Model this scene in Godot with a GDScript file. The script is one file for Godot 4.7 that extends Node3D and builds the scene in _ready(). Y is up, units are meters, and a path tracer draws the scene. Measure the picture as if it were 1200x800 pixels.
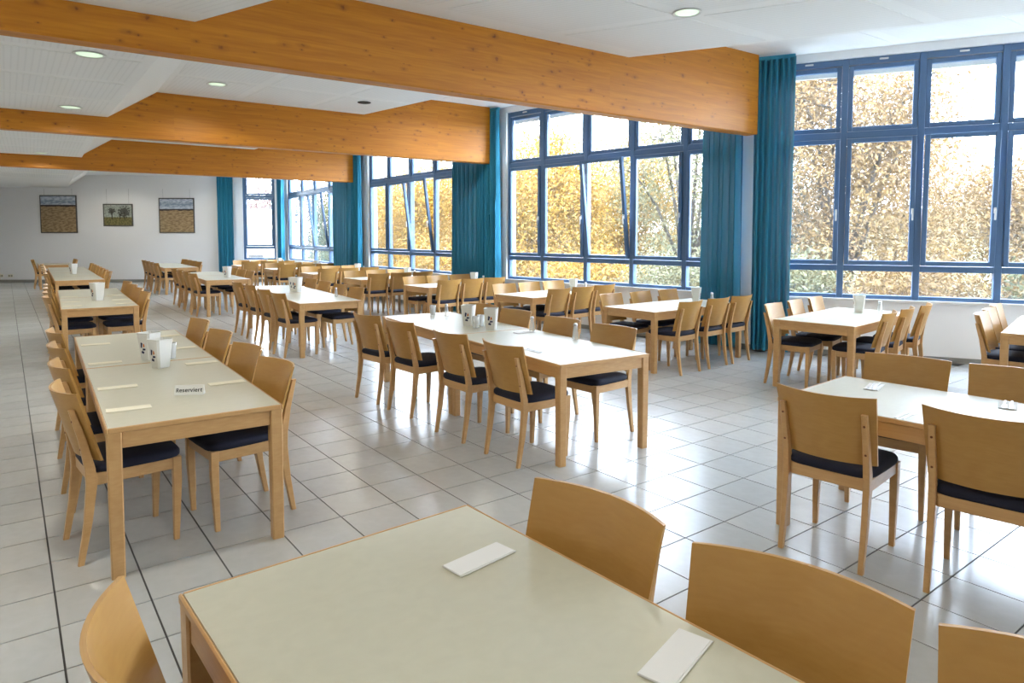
extends Node3D
# Dining hall with timber beams, window bays and long rows of beech tables.
# Plan points are Vector2(x, depth): x to the right, depth away from the camera; world = (x, y, -depth).

const EYE := 1.58
const FOCAL := 790.0          # pixels in a 1200 x 800 frame
const PITCH := 0.06
const HORIZON := 275.0
const TABLE_H := 0.705
const BEAM_DIR := Vector2(-0.8192, -0.5736)   # along a beam, away from the windows
const ROW_DIR := Vector2(-0.5736, 0.8192)     # along the table rows, towards the picture wall
const BEAM_LOW := 2.90
const CEIL_HIGH := 3.93
const CEIL_MID := 3.55
const CEIL_LOW := 3.15
const ROOF := 4.25

# corners of the window wall; number 1, 2 and 3 carry the beams in view
var EP: Array[Vector2] = [Vector2(8.9, 6.65), Vector2(3.35, 9.18), Vector2(-0.30, 12.81), Vector2(-3.90, 17.33), Vector2(-7.70, 22.70)]
var E_BACK := Vector2(11.9, 2.4)
var M := {}
var taken := {}
var rng := RandomNumberGenerator.new()
var room: PackedVector2Array

# ------------------------------------------------------------------ small helpers
func P(p: Vector2, y := 0.0) -> Vector3:
	return Vector3(p.x, y, -p.y)

func numbered(called: String) -> String:
	if not taken.has(called):
		taken[called] = 0
		return called
	taken[called] += 1
	return "%s_%03d" % [called, taken[called]]

func tag(o: Node, label: String, category: String, group := "", kind := "") -> void:
	if label: o.set_meta("label", label)
	if category: o.set_meta("category", category)
	if group: o.set_meta("group", group)
	if kind: o.set_meta("kind", kind)

func thing(called: String, label: String, category: String, at: Vector3, turn := 0.0, group := "") -> Node3D:
	var o := Node3D.new()
	o.name = numbered(called)
	add_child(o)
	o.position = at
	o.rotation.y = turn
	tag(o, label, category, group)
	return o

func structure(called: String, at := Vector3.ZERO, turn := 0.0) -> Node3D:
	var o := Node3D.new()
	o.name = called
	add_child(o)
	o.position = at
	o.rotation.y = turn
	o.set_meta("kind", "structure")
	return o

func part(called: String, mesh: Mesh, mat: Material, parent: Node, at := Transform3D.IDENTITY) -> MeshInstance3D:
	var o := MeshInstance3D.new()
	o.name = called
	o.mesh = mesh
	o.material_override = mat
	o.transform = at
	parent.add_child(o, true)
	return o

func copy_of(o: Node3D, label: String, at: Vector3, turn: float) -> Node3D:
	var c: Node3D = o.duplicate()
	c.name = numbered(String(o.name))
	add_child(c)
	c.position = at
	c.rotation.y = turn
	c.set_meta("label", label)
	return c

# a quad whose corners run counter-clockwise when seen from its front
func quad(st: SurfaceTool, a: Vector3, b: Vector3, c: Vector3, d: Vector3, ua := Vector2(0, 0), ub := Vector2(1, 0), uc := Vector2(1, 1), ud := Vector2(0, 1)) -> void:
	st.set_uv(ua); st.add_vertex(a)
	st.set_uv(uc); st.add_vertex(c)
	st.set_uv(ub); st.add_vertex(b)
	st.set_uv(ua); st.add_vertex(a)
	st.set_uv(ud); st.add_vertex(d)
	st.set_uv(uc); st.add_vertex(c)

func tri(st: SurfaceTool, a: Vector3, b: Vector3, c: Vector3) -> void:
	st.set_uv(Vector2(a.x, a.z)); st.add_vertex(a)
	st.set_uv(Vector2(c.x, c.z)); st.add_vertex(c)
	st.set_uv(Vector2(b.x, b.z)); st.add_vertex(b)

func begin(smooth := false) -> SurfaceTool:
	var st := SurfaceTool.new()
	st.begin(Mesh.PRIMITIVE_TRIANGLES)
	st.set_smooth_group(0 if smooth else -1)
	return st

func done(st: SurfaceTool) -> ArrayMesh:
	st.generate_normals()
	return st.commit()

# box with chamfered edges, centre c, full size s
func cbox(st: SurfaceTool, c: Vector3, s: Vector3, b := 0.004, xf := Transform3D.IDENTITY) -> void:
	var h := s * 0.5
	b = minf(b, minf(h.x, minf(h.y, h.z)) * 0.9)
	var f := func(x: float, y: float, z: float) -> Vector3: return xf * (c + Vector3(x, y, z))
	for ax in 3:
		for sg in [-1.0, 1.0]:
			var u := (ax + 1) % 3
			var v := (ax + 2) % 3
			var n := []
			for k in [[-1, -1], [1, -1], [1, 1], [-1, 1]]:
				var q := Vector3.ZERO
				q[ax] = sg * h[ax]
				q[u] = k[0] * (h[u] - b)
				q[v] = k[1] * (h[v] - b)
				n.append(f.call(q.x, q.y, q.z))
			if sg > 0: quad(st, n[0], n[1], n[2], n[3])
			else: quad(st, n[3], n[2], n[1], n[0])
	if b <= 0.0: return
	for ax in 3:       # the chamfers that run along axis ax
		var u := (ax + 1) % 3
		var v := (ax + 2) % 3
		for k in [[-1, -1], [1, -1], [1, 1], [-1, 1]]:
			var n := []
			for e in [[-1, true], [1, true], [1, false], [-1, false]]:
				var q := Vector3.ZERO
				q[ax] = e[0] * (h[ax] - b)
				q[u] = k[0] * (h[u] if e[1] else h[u] - b)
				q[v] = k[1] * (h[v] - b if e[1] else h[v])
				n.append(f.call(q.x, q.y, q.z))
			if k[0] * k[1] < 0: quad(st, n[0], n[1], n[2], n[3])
			else: quad(st, n[3], n[2], n[1], n[0])
	for x in [-1, 1]:
		for y in [-1, 1]:
			for z in [-1, 1]:
				var a: Vector3 = f.call(x * h.x, y * (h.y - b), z * (h.z - b))
				var d: Vector3 = f.call(x * (h.x - b), y * h.y, z * (h.z - b))
				var e: Vector3 = f.call(x * (h.x - b), y * (h.y - b), z * h.z)
				if x * y * z > 0: tri(st, a, d, e)
				else: tri(st, a, e, d)

func box_mesh(s: Vector3, b := 0.004, c := Vector3.ZERO) -> ArrayMesh:
	var st := begin()
	cbox(st, c, s, b)
	return done(st)

# rings of equal count joined into a tube; ring points run counter-clockwise seen from the far end
func loft(st: SurfaceTool, rings: Array, caps := true) -> void:
	var n: int = rings[0].size()
	for k in rings.size() - 1:
		for i in n:
			var j := (i + 1) % n
			quad(st, rings[k][i], rings[k][j], rings[k + 1][j], rings[k + 1][i], Vector2(float(i) / n, k), Vector2(float(i + 1) / n, k), Vector2(float(i + 1) / n, k + 1), Vector2(float(i) / n, k + 1))
	if caps:
		var first: Array = rings[0]
		var last: Array = rings[-1]
		for i in range(1, n - 1):
			tri(st, first[0], first[i + 1], first[i])
			tri(st, last[0], last[i], last[i + 1])

func rect_ring(c: Vector3, wx: float, wz: float, b := 0.003) -> Array:   # horizontal ring with cut corners
	var out := []
	for k in [[-1, -1, 1, 0], [-1, -1, 0, 1], [-1, 1, 0, -1], [-1, 1, 1, 0], [1, 1, -1, 0], [1, 1, 0, -1], [1, -1, 0, 1], [1, -1, -1, 0]]:
		out.append(c + Vector3(k[0] * wx * 0.5 + k[2] * b, 0, k[1] * wz * 0.5 + k[3] * b))
	return out

func circle_ring(c: Vector3, r: float, n := 16) -> Array:
	var out := []
	for i in n:
		var a := -TAU * i / n
		out.append(c + Vector3(cos(a) * r, 0, sin(a) * r))
	return out

func lathe(profile: Array, n := 16, smooth := true) -> ArrayMesh:     # [[radius, y], ...] from the bottom up
	var st := begin(smooth)
	var rings := []
	for p in profile: rings.append(circle_ring(Vector3(0, p[1], 0), p[0], n))
	loft(st, rings)
	return done(st)

func tube(st: SurfaceTool, a: Vector3, b: Vector3, ra: float, rb: float, n := 7) -> void:
	var d := (b - a).normalized()
	var u := d.cross(Vector3.UP if absf(d.y) < 0.9 else Vector3.RIGHT).normalized()
	var v := d.cross(u)
	var r0 := []
	var r1 := []
	for i in n:
		var t := TAU * i / n
		var o := u * cos(t) + v * sin(t)
		r0.append(a + o * ra)
		r1.append(b + o * rb)
	loft(st, [r0, r1])

# upright prism over a plan polygon, between two heights
func prism(st: SurfaceTool, poly: PackedVector2Array, y0: float, y1: float) -> void:
	if Geometry2D.is_polygon_clockwise(poly): poly.reverse()
	var n := poly.size()
	for i in n:
		var a := poly[i]
		var b := poly[(i + 1) % n]
		var l := a.distance_to(b)
		quad(st, P(a, y0), P(b, y0), P(b, y1), P(a, y1), Vector2(0, y0), Vector2(l, y0), Vector2(l, y1), Vector2(0, y1))
	var t := Geometry2D.triangulate_polygon(poly)
	for k in range(0, t.size(), 3):
		var a := poly[t[k]]
		var b := poly[t[k + 1]]
		var c := poly[t[k + 2]]
		if (b - a).cross(c - a) < 0:
			var s := b
			b = c
			c = s
		tri(st, P(a, y1), P(b, y1), P(c, y1))
		tri(st, P(a, y0), P(c, y0), P(b, y0))

func wall_mesh(a: Vector2, b: Vector2, y0: float, y1: float, thick: float, outward: Vector2) -> ArrayMesh:
	var st := begin()
	var o := outward * thick
	prism(st, PackedVector2Array([a, b, b + o, a + o]), y0, y1)
	return done(st)

# ------------------------------------------------------------------ materials
func mat(c: Color, rough := 0.6, metal := 0.0) -> StandardMaterial3D:
	var m := StandardMaterial3D.new()
	m.albedo_color = c
	m.roughness = rough
	m.metallic = metal
	return m

func noise(seed_: int, f: float, oct := 3) -> FastNoiseLite:
	var n := FastNoiseLite.new()
	n.seed = seed_
	n.noise_type = FastNoiseLite.TYPE_SIMPLEX
	n.frequency = f
	n.fractal_octaves = oct
	return n

func tex(im: Image) -> ImageTexture:
	im.generate_mipmaps()
	return ImageTexture.create_from_image(im)

func grain_texture(seed_: int, light: Color, dark: Color, streak := 9.0) -> ImageTexture:
	var im := Image.create(256, 256, false, Image.FORMAT_RGB8)
	var n := noise(seed_, 0.02, 3)
	var f := noise(seed_ + 5, 0.09, 2)
	for y in 256:
		for x in 256:
			# ring the noise so that the picture repeats without a seam
			var ax := cos(TAU * x / 256.0) * 12.0
			var bx := sin(TAU * x / 256.0) * 12.0
			var ay := cos(TAU * y / 256.0) * 12.0 * streak
			var by := sin(TAU * y / 256.0) * 12.0 * streak
			var v := 0.5 + 0.45 * n.get_noise_3d(ax + by * 0.31, bx + 40.0, ay) + 0.3 * f.get_noise_3d(ax * 0.4 + by, bx * 0.4, ay)
			im.set_pixel(x, y, light.lerp(dark, clampf(v, 0.0, 1.0)))
	return tex(im)

func beam_texture() -> ImageTexture:
	var w := 1024
	var h := 256
	var im := Image.create(w, h, false, Image.FORMAT_RGB8)
	var n := noise(3, 0.006, 4)
	var f := noise(8, 0.05, 3)
	var light := Color(0.83, 0.55, 0.12)
	var dark := Color(0.71, 0.42, 0.05)
	var tone := []
	for k in 8: tone.append(rng.randf_range(-0.12, 0.14))
	for y in h:
		for x in w:
			var lam: float = tone[y / 32]
			var v := 0.42 + lam + 0.35 * n.get_noise_2d(x * 0.35, y * 7.0) + 0.22 * f.get_noise_2d(x * 0.16, y * 3.0)
			if y % 32 == 0: v += 0.22
			im.set_pixel(x, y, light.lerp(dark, clampf(v, 0.0, 1.0)))
	for k in 120:
		var c := Vector2(rng.randf_range(8, w - 8), rng.randf_range(6, h - 6))
		var rx := rng.randf_range(1.0, 2.2) if rng.randf() < 0.7 else rng.randf_range(2.4, 5.0)
		var ry := rx * rng.randf_range(0.5, 0.95)
		var core := Color(0.36, 0.17, 0.06).lerp(Color(0.52, 0.27, 0.09), rng.randf())
		var strong := rng.randf_range(0.45, 0.85)
		for y in range(int(c.y - ry * 3.0), int(c.y + ry * 3.0) + 1):
			for x in range(int(c.x - rx * 5.0), int(c.x + rx * 5.0) + 1):
				if x < 0 or y < 0 or x >= w or y >= h: continue
				var dx := (x - c.x) / rx
				var dy := (y - c.y) / ry
				var d := sqrt(dx * dx + dy * dy) + 0.45 * f.get_noise_2d(x * 3.0, y * 3.0)
				var halo := clampf(1.0 - sqrt(dx * dx * 0.05 + dy * dy * 0.16), 0.0, 1.0) * 0.30
				var a := maxf(clampf(1.4 - d, 0.0, 1.0) * strong, halo)
				im.set_pixel(x, y, im.get_pixel(x, y).lerp(core, a))
	return tex(im)

func speckle_texture(seed_: int, a: Color, b: Color) -> ImageTexture:
	var im := Image.create(128, 128, false, Image.FORMAT_RGB8)
	var n := noise(seed_, 0.05, 3)
	for y in 128:
		for x in 128:
			var v := 0.5 + 0.5 * n.get_noise_3d(cos(TAU * x / 128.0) * 20 + cos(TAU * y / 128.0) * 7, sin(TAU * x / 128.0) * 20 + 60, sin(TAU * y / 128.0) * 20)
			im.set_pixel(x, y, a.lerp(b, clampf(v, 0, 1)))
	return tex(im)

func hole_texture() -> ImageTexture:      # slotted acoustic board
	var im := Image.create(64, 64, false, Image.FORMAT_RGB8)
	im.fill(Color(0.945, 0.945, 0.94))
	for k in 8:
		im.fill_rect(Rect2i(0, k * 8 + 2, 64, 2), Color(0.918, 0.918, 0.914))
	return tex(im)

func field_picture(seed_: int, sky_part: float) -> ImageTexture:
	var im := Image.create(128, 128, false, Image.FORMAT_RGB8)
	var n := noise(seed_, 0.05, 4)
	for y in 128:
		var v := y / 127.0
		for x in 128:
			var g := n.get_noise_2d(x * 0.9 + y * 0.4, y * 2.6)
			var c: Color
			if v < sky_part:
				c = Color(0.52, 0.58, 0.66).lerp(Color(0.80, 0.83, 0.87), clampf(0.5 + 0.5 * sin(v * 30.0) * 0.6 + g * 0.8, 0, 1))
			elif v < sky_part + 0.05 + 0.02 * n.get_noise_2d(x * 0.5, 3.0):
				c = Color(0.19, 0.16, 0.14)
			else:
				c = Color(0.70, 0.60, 0.45).lerp(Color(0.47, 0.38, 0.26), clampf(0.40 + g * 0.7, 0, 1))
			im.set_pixel(x, y, c)
	return tex(im)

func orchard_picture() -> ImageTexture:
	var im := Image.create(160, 112, false, Image.FORMAT_RGB8)
	var n := noise(77, 0.06, 4)
	for y in 112:
		for x in 160:
			var g := n.get_noise_2d(x, y)
			var v := y / 112.0
			var c := Color(0.70, 0.73, 0.70).lerp(Color(0.55, 0.58, 0.55), clampf(0.5 + g, 0, 1)) if v < 0.6 else Color(0.52, 0.48, 0.30).lerp(Color(0.36, 0.35, 0.20), clampf(0.5 + g, 0, 1))
			for t in [[45, 34, 20], [118, 38, 34], [92, 52, 10]]:
				var d: float = Vector2(x - t[0], (y - t[1]) * 1.2).length() / t[2] + g * 0.9
				if d < 0.9: c = c.lerp(Color(0.17, 0.17, 0.15), 0.75)
				if absf(x - t[0]) < 2.5 and y > t[1] and y < 78: c = Color(0.16, 0.13, 0.11)
			im.set_pixel(x, y, c)
	return tex(im)

func make_materials() -> void:
	var beech := func(seed_: int, sc: Vector3, light: Color, dark: Color) -> StandardMaterial3D:
		var m := mat(Color(1, 1, 1), 0.42)
		m.albedo_texture = grain_texture(seed_, light, dark)
		m.uv1_triplanar = true
		m.uv1_scale = sc
		m.clearcoat_enabled = true
		m.clearcoat = 0.15
		m.clearcoat_roughness = 0.3
		return m
	M.beech = beech.call(11, Vector3(1.1, 6, 6), Color(0.80, 0.635, 0.425), Color(0.745, 0.57, 0.355))
	M.beech_up = beech.call(12, Vector3(6, 1.1, 6), Color(0.80, 0.635, 0.425), Color(0.745, 0.57, 0.355))
	M.panel = beech.call(13, Vector3(5, 1.3, 5), Color(0.735, 0.565, 0.30), Color(0.675, 0.495, 0.24))
	M.laminate = mat(Color(1, 1, 1), 0.32)
	M.laminate.albedo_texture = speckle_texture(31, Color(0.76, 0.75, 0.675), Color(0.735, 0.725, 0.65))
	M.laminate.uv1_triplanar = true
	M.laminate.uv1_scale = Vector3(3, 3, 3)
	M.navy = mat(Color(0.03, 0.045, 0.15), 0.8)
	M.navy.rim_enabled = true
	M.navy.rim = 0.1
	M.tiles = []
	for k in 4:
		var m := mat(Color(1, 1, 1), 0.22 + 0.005 * k)
		var v := 0.735 + 0.006 * k
		m.albedo_texture = speckle_texture(40 + k, Color(v, v, v * 0.985), Color(v - 0.03, v - 0.028, v - 0.045))
		m.uv1_triplanar = true
		m.uv1_scale = Vector3(2, 2, 2)
		m.metallic_specular = 0.7
		M.tiles.append(m)
	M.grout = mat(Color(0.30, 0.30, 0.30), 0.9)
	M.plaster = mat(Color(0.93, 0.93, 0.93), 0.9)
	M.ceiling = mat(Color(0.95, 0.95, 0.945), 0.92)
	M.board = mat(Color(1, 1, 1), 0.92)
	M.board.albedo_texture = hole_texture()
	M.beam = mat(Color(1, 1, 1), 0.45)
	M.beam.albedo_texture = beam_texture()
	M.blue = mat(Color(0.31, 0.43, 0.57), 0.38)
	M.blue_gasket = mat(Color(0.09, 0.13, 0.22), 0.7)
	M.glass = mat(Color(0.96, 0.98, 1.0, 0.05), 0.0)
	M.glass.transparency = BaseMaterial3D.TRANSPARENCY_ALPHA
	M.steel = mat(Color(0.78, 0.78, 0.78), 0.3, 1.0)
	M.white = mat(Color(0.86, 0.86, 0.85), 0.4)
	M.blind = mat(Color(0.80, 0.79, 0.74), 0.7)
	M.paper = mat(Color(0.90, 0.88, 0.80), 0.85)
	M.napkin = mat(Color(0.90, 0.90, 0.90), 0.9)
	M.ceramic = mat(Color(0.88, 0.88, 0.86), 0.3)
	M.print_blue = mat(Color(0.10, 0.13, 0.30), 0.6)
	M.print_orange = mat(Color(0.80, 0.45, 0.12), 0.6)
	M.ink = mat(Color(0.05, 0.05, 0.05), 0.7)
	M.frost = mat(Color(0.93, 0.95, 0.96, 0.35), 0.05)
	M.frost.transparency = BaseMaterial3D.TRANSPARENCY_ALPHA
	M.screw = mat(Color(0.45, 0.25, 0.12), 0.5)
	M.curtain = mat(Color(0.165, 0.52, 0.645), 0.85)
	M.curtain.backlight_enabled = true
	M.curtain.backlight = Color(0.25, 0.25, 0.25)
	M.lamp = mat(Color(0.85, 0.9, 0.85), 0.4)
	M.lamp.emission_enabled = true
	M.lamp.emission = Color(0.88, 1.0, 0.86)
	M.lamp.emission_energy_multiplier = 0.32
	M.grey = mat(Color(0.55, 0.55, 0.53), 0.6)
	M.dark = mat(Color(0.12, 0.12, 0.12), 0.6)
	M.picture_edge = mat(Color(0.30, 0.29, 0.28), 0.6)
	M.bark = mat(Color(0.22, 0.18, 0.14), 0.9)
	M.paving = mat(Color(0.80, 0.79, 0.76), 0.9)
	M.grass = mat(Color(0.30, 0.31, 0.17), 0.95)
	M.leaf = mat(Color(1, 1, 1), 0.8)
	M.leaf.vertex_color_use_as_albedo = true
	M.leaf.cull_mode = BaseMaterial3D.CULL_DISABLED
	M.leaf.backlight_enabled = true
	M.leaf.backlight = Color(0.6, 0.6, 0.6)

# ------------------------------------------------------------------ set-up
func _ready() -> void:
	rng.seed = 20240
	# camera: shifted lens, tipped a little down
	var cam := Camera3D.new()
	cam.name = "camera"
	add_child(cam)
	cam.position = Vector3(0, EYE, 0)
	cam.rotation.x = -PITCH
	var near := 0.05
	var centre := HORIZON + FOCAL * tan(PITCH)
	cam.set_frustum(800.0 / FOCAL * near, Vector2(0, -(400.0 - centre) / FOCAL * near), near, 400.0)
	cam.current = true
	# bright overcast sky
	var env := Environment.new()
	env.background_mode = Environment.BG_SKY
	var sky := Sky.new()
	var sm := ProceduralSkyMaterial.new()
	sm.sky_top_color = Color(0.82, 0.90, 1.0)
	sm.sky_horizon_color = Color(0.95, 0.98, 1.0)
	sm.ground_horizon_color = Color(0.62, 0.62, 0.58)
	sm.ground_bottom_color = Color(0.35, 0.34, 0.30)
	sky.sky_material = sm
	env.sky = sky
	env.background_energy_multiplier = SKY_ENERGY
	env.tonemap_mode = Environment.TONE_MAPPER_LINEAR
	env.tonemap_exposure = EXPOSURE
	env.sdfgi_enabled = true
	env.ssao_enabled = true
	env.ssil_enabled = true
	var we := WorldEnvironment.new()
	we.name = "world_environment"
	we.environment = env
	add_child(we)

	make_materials()
	build_shell()
	build_windows()
	build_ceiling()
	build_beams()
	build_lamps()
	build_curtains()
	build_pictures()
	build_furniture()
	build_table_things()
	build_outdoors()

const SKY_ENERGY := 12.5
const EXPOSURE := 2.5
const LAMP_ENERGY := 1.0

# ------------------------------------------------------------------ shell
var LEFT_END := Vector2.ZERO     # left end of the picture wall
var WALL_LEFT_FAR := Vector2.ZERO

func inward(k: int) -> Vector2:   # into the room from the window wall between corner k and k + 1
	var d: Vector2 = (EP[k] - EP[k + 1]).normalized()
	return Vector2(d.y, -d.x)

func build_shell() -> void:
	var pw0: Vector2 = EP[4]
	var pw1 := Vector2(-20.0, 22.3)
	# the wall opposite the windows
	var lp := Vector2.ZERO + BEAM_DIR * 3.5
	var t := ((pw1 - pw0).cross(pw0 - lp)) / ((pw1 - pw0).cross(ROW_DIR))
	WALL_LEFT_FAR = lp + ROW_DIR * t
	var tb := (E_BACK - lp).dot(ROW_DIR)
	var lb := lp + ROW_DIR * tb
	room = PackedVector2Array([EP[0], EP[1], EP[2], EP[3], EP[4], WALL_LEFT_FAR, lb, E_BACK])
	# floor slab, with tiles laid on it
	var st := begin()
	var slab := PackedVector2Array()
	for p in Geometry2D.offset_polygon(room, 0.25)[0]: slab.append(p)
	prism(st, slab, -0.3, -0.004)
	var floor_ := structure("floor")
	part("slab", done(st), M.grout, floor_)
	lay_tiles(floor_)
	# roof slab
	st = begin()
	prism(st, slab, ROOF, ROOF + 0.2)
	var roof := structure("roof")
	part("slab", done(st), M.ceiling, roof)
	# walls without openings
	var w := structure("wall_west")
	part("plaster", wall_mesh(WALL_LEFT_FAR, lb, 0, ROOF, 0.25, BEAM_DIR), M.plaster, w)
	w = structure("wall_south")
	part("plaster", wall_mesh(lb, E_BACK, 0, ROOF, 0.25, -ROW_DIR), M.plaster, w)
	# picture wall with one window opening near the corner
	w = structure("wall_north")
	var d := (WALL_LEFT_FAR - pw0).normalized()
	var o := Vector2(d.y, -d.x)
	if o.y < 0: o = -o
	var a := pw0 + d * WIN5[0]
	var b := pw0 + d * WIN5[1]
	part("plaster", wall_mesh(pw0, a, 0, ROOF, 0.25, o), M.plaster, w)
	part("plaster", wall_mesh(b, WALL_LEFT_FAR, 0, ROOF, 0.25, o), M.plaster, w)
	part("parapet", wall_mesh(a, b, 0, 0.74, 0.25, o), M.plaster, w)
	part("lintel", wall_mesh(a, b, 3.82, ROOF, 0.25, o), M.plaster, w)
	var bb := structure("baseboard_north")
	part("board", wall_mesh(pw0, WALL_LEFT_FAR, 0, 0.09, -0.015, o), M.grey, bb)
	# window wall: parapet, lintel and pilasters, bay by bay
	w = structure("wall_east")
	bb = structure("baseboard_east")
	for k in 4:
		var i := inward(k)
		part("parapet", wall_mesh(EP[k], EP[k + 1], 0, 0.74, 0.25, -i), M.plaster, w)
		part("lintel", wall_mesh(EP[k], EP[k + 1], 3.83, ROOF, 0.25, -i), M.plaster, w)
		part("board", wall_mesh(EP[k], EP[k + 1], 0, 0.07, 0.012, i), M.grey, bb)
		var dir: Vector2 = (EP[k] - EP[k + 1]).normalized()
		var posts: Array = MULLIONS[k]
		var length: float = EP[k].distance_to(EP[k + 1])
		part("pilaster", wall_mesh(EP[k + 1], EP[k + 1] + dir * posts[0], 0.7, 3.9, 0.25, -i), M.plaster, w)
		part("pilaster", wall_mesh(EP[k + 1] + dir * posts[-1], EP[k + 1] + dir * length, 0.7, 3.9, 0.25, -i), M.plaster, w)
		# sill board
		part("sill", wall_mesh(EP[k + 1] + dir * posts[0], EP[k + 1] + dir * posts[-1], 0.735, 0.76, 0.05, i), M.white, w)
	# the bay behind the camera
	var i0 := Vector2((EP[0] - E_BACK).y, -(EP[0] - E_BACK).x).normalized()
	if i0.dot(-EP[0]) < 0: i0 = -i0
	part("parapet", wall_mesh(E_BACK, EP[0], 0, 0.74, 0.25, -i0), M.plaster, w)
	part("lintel", wall_mesh(E_BACK, EP[0], 3.83, ROOF, 0.25, -i0), M.plaster, w)
	var d0 := (EP[0] - E_BACK).normalized()
	part("pilaster", wall_mesh(E_BACK, E_BACK + d0 * 0.3, 0.7, 3.9, 0.25, -i0), M.plaster, w)
	part("pilaster", wall_mesh(EP[0] - d0 * 0.3, EP[0], 0.7, 3.9, 0.25, -i0), M.plaster, w)

const TILE := 0.3334
func tile_point(dx: float, cz: float) -> Vector2:   # lattice read from the photograph's floor joints
	var a := 0.6445
	var x := dx * TILE
	var z := -cz * TILE
	return Vector2(-2.494, 2.964) + Vector2(x * cos(a) - z * sin(a), x * sin(a) + z * cos(a))

func lay_tiles(floor_: Node3D) -> void:
	var s := TILE - 0.0075
	var st := begin()
	var h := s * 0.5
	var b := 0.0
	for k in 4:
		var c := [Vector2(-1, 1), Vector2(1, 1), Vector2(1, -1), Vector2(-1, -1)]
		var p: Vector2 = c[k]
		var q: Vector2 = c[(k + 1) % 4]
		quad(st, Vector3(p.x * h, -0.004, p.y * h), Vector3(q.x * h, -0.004, q.y * h), Vector3(q.x * (h - b), 0, q.y * (h - b)), Vector3(p.x * (h - b), 0, p.y * (h - b)))
	var e := h - b
	quad(st, Vector3(-e, 0, e), Vector3(e, 0, e), Vector3(e, 0, -e), Vector3(-e, 0, -e))
	var mesh := done(st)
	var all := []
	for dx in range(-40, 70):
		for cz in range(-75, 40):
			var p := tile_point(dx + 0.5, cz + 0.5)
			if not Geometry2D.is_point_in_polygon(p, room): continue
			var r := 1e9
			if p.y > 0.5:
				var u := 600.0 + FOCAL * p.x / p.y
				var v := HORIZON + FOCAL * EYE / p.y
				if u > -30 and u < 1230 and v < 830: r = p.length()
			all.append([r, p, posmod(dx * 7 + cz * 13 + (dx * cz) % 5, 4)])
	all.sort_custom(func(x, y): return x[0] < y[0])
	var basis := Basis(Vector3.UP, 0.6445)
	var rest := [begin(), begin(), begin(), begin()]
	for i in all.size():
		var xf := Transform3D(basis, P(all[i][1]))
		if i < 300 and all[i][0] < 1e8:
			part("tile", mesh, M.tiles[all[i][2]], floor_, xf)
		else:
			var r: SurfaceTool = rest[all[i][2]]
			r.append_from(mesh, 0, xf)
	for k in 4:
		var o := part("tile_field", rest[k].commit(), M.tiles[k], floor_)
		o.set_meta("kind", "stuff")

# ------------------------------------------------------------------ windows
# distances of the posts from corner k + 1 towards corner k
const MULLIONS := [[0.15, 1.01, 1.87, 2.72, 3.58, 4.44, 5.30, 5.95], [0.27, 1.13, 2.11, 3.04, 3.98, 4.90], [0.47, 1.42, 2.46, 3.50, 4.54, 5.45], [0.50, 1.78, 2.95, 4.20, 5.30, 6.20]]
const TILTED := {0: [2], 1: [2], 2: [2], 3: [2]}
const WIN5 := [0.25, 1.32]

# a bay of glazing; local x runs along the posts, local +z points into the room
func window_bay(called: String, a: Vector2, dir: Vector2, posts: Array, tilted: Array) -> void:
	var w := structure(called, P(a), atan2(dir.y, dir.x))
	var y0 := 0.745
	var y1 := 1.15
	var y2 := 2.86
	var y3 := 3.83
	var x0: float = posts[0]
	var x1: float = posts[-1]
	var zc := -0.10                        # middle of the frame, inside the wall
	for x in posts:
		part("post", box_mesh(Vector3(0.075, y3 - y0, 0.10), 0.005, Vector3(x, (y0 + y3) / 2, zc)), M.blue, w)
	for r in [[y0 + 0.03, 0.06], [y1, 0.075], [y2, 0.085], [y3 - 0.04, 0.08]]:
		for k in posts.size() - 1:
			part("rail", box_mesh(Vector3(posts[k + 1] - posts[k] - 0.075, r[1], 0.095), 0.005, Vector3((posts[k] + posts[k + 1]) / 2, r[0], zc)), M.blue, w)
	for k in posts.size() - 1:
		var l: float = posts[k] + 0.04
		var rr: float = posts[k + 1] - 0.04
		var mid := (l + rr) / 2
		var wd := rr - l
		# fixed lower pane
		part("pane", box_mesh(Vector3(wd, y1 - y0 - 0.09, 0.01), 0, Vector3(mid, (y0 + 0.06 + y1 - 0.037) / 2, zc)), M.glass, w)
		sash(w, mid, y1 + 0.045, y2 - 0.05, wd, zc, (0.05 if called == "window_1" else 0.13) if k in tilted else 0.0, true)
		sash(w, mid, y2 + 0.05, y3 - 0.09, wd, zc, 0.0, false)
		# small vent in the top rail and the foot of the rolled-up blind behind the upper pane
		part("vent", box_mesh(Vector3(0.10, 0.022, 0.012), 0.003, Vector3(mid, y3 - 0.035, zc + 0.052)), M.white, w)
		part("blind", box_mesh(Vector3(wd - 0.06, 0.07, 0.03), 0.004, Vector3(mid, y3 - 0.165, zc - 0.07)), M.blind, w)

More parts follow.
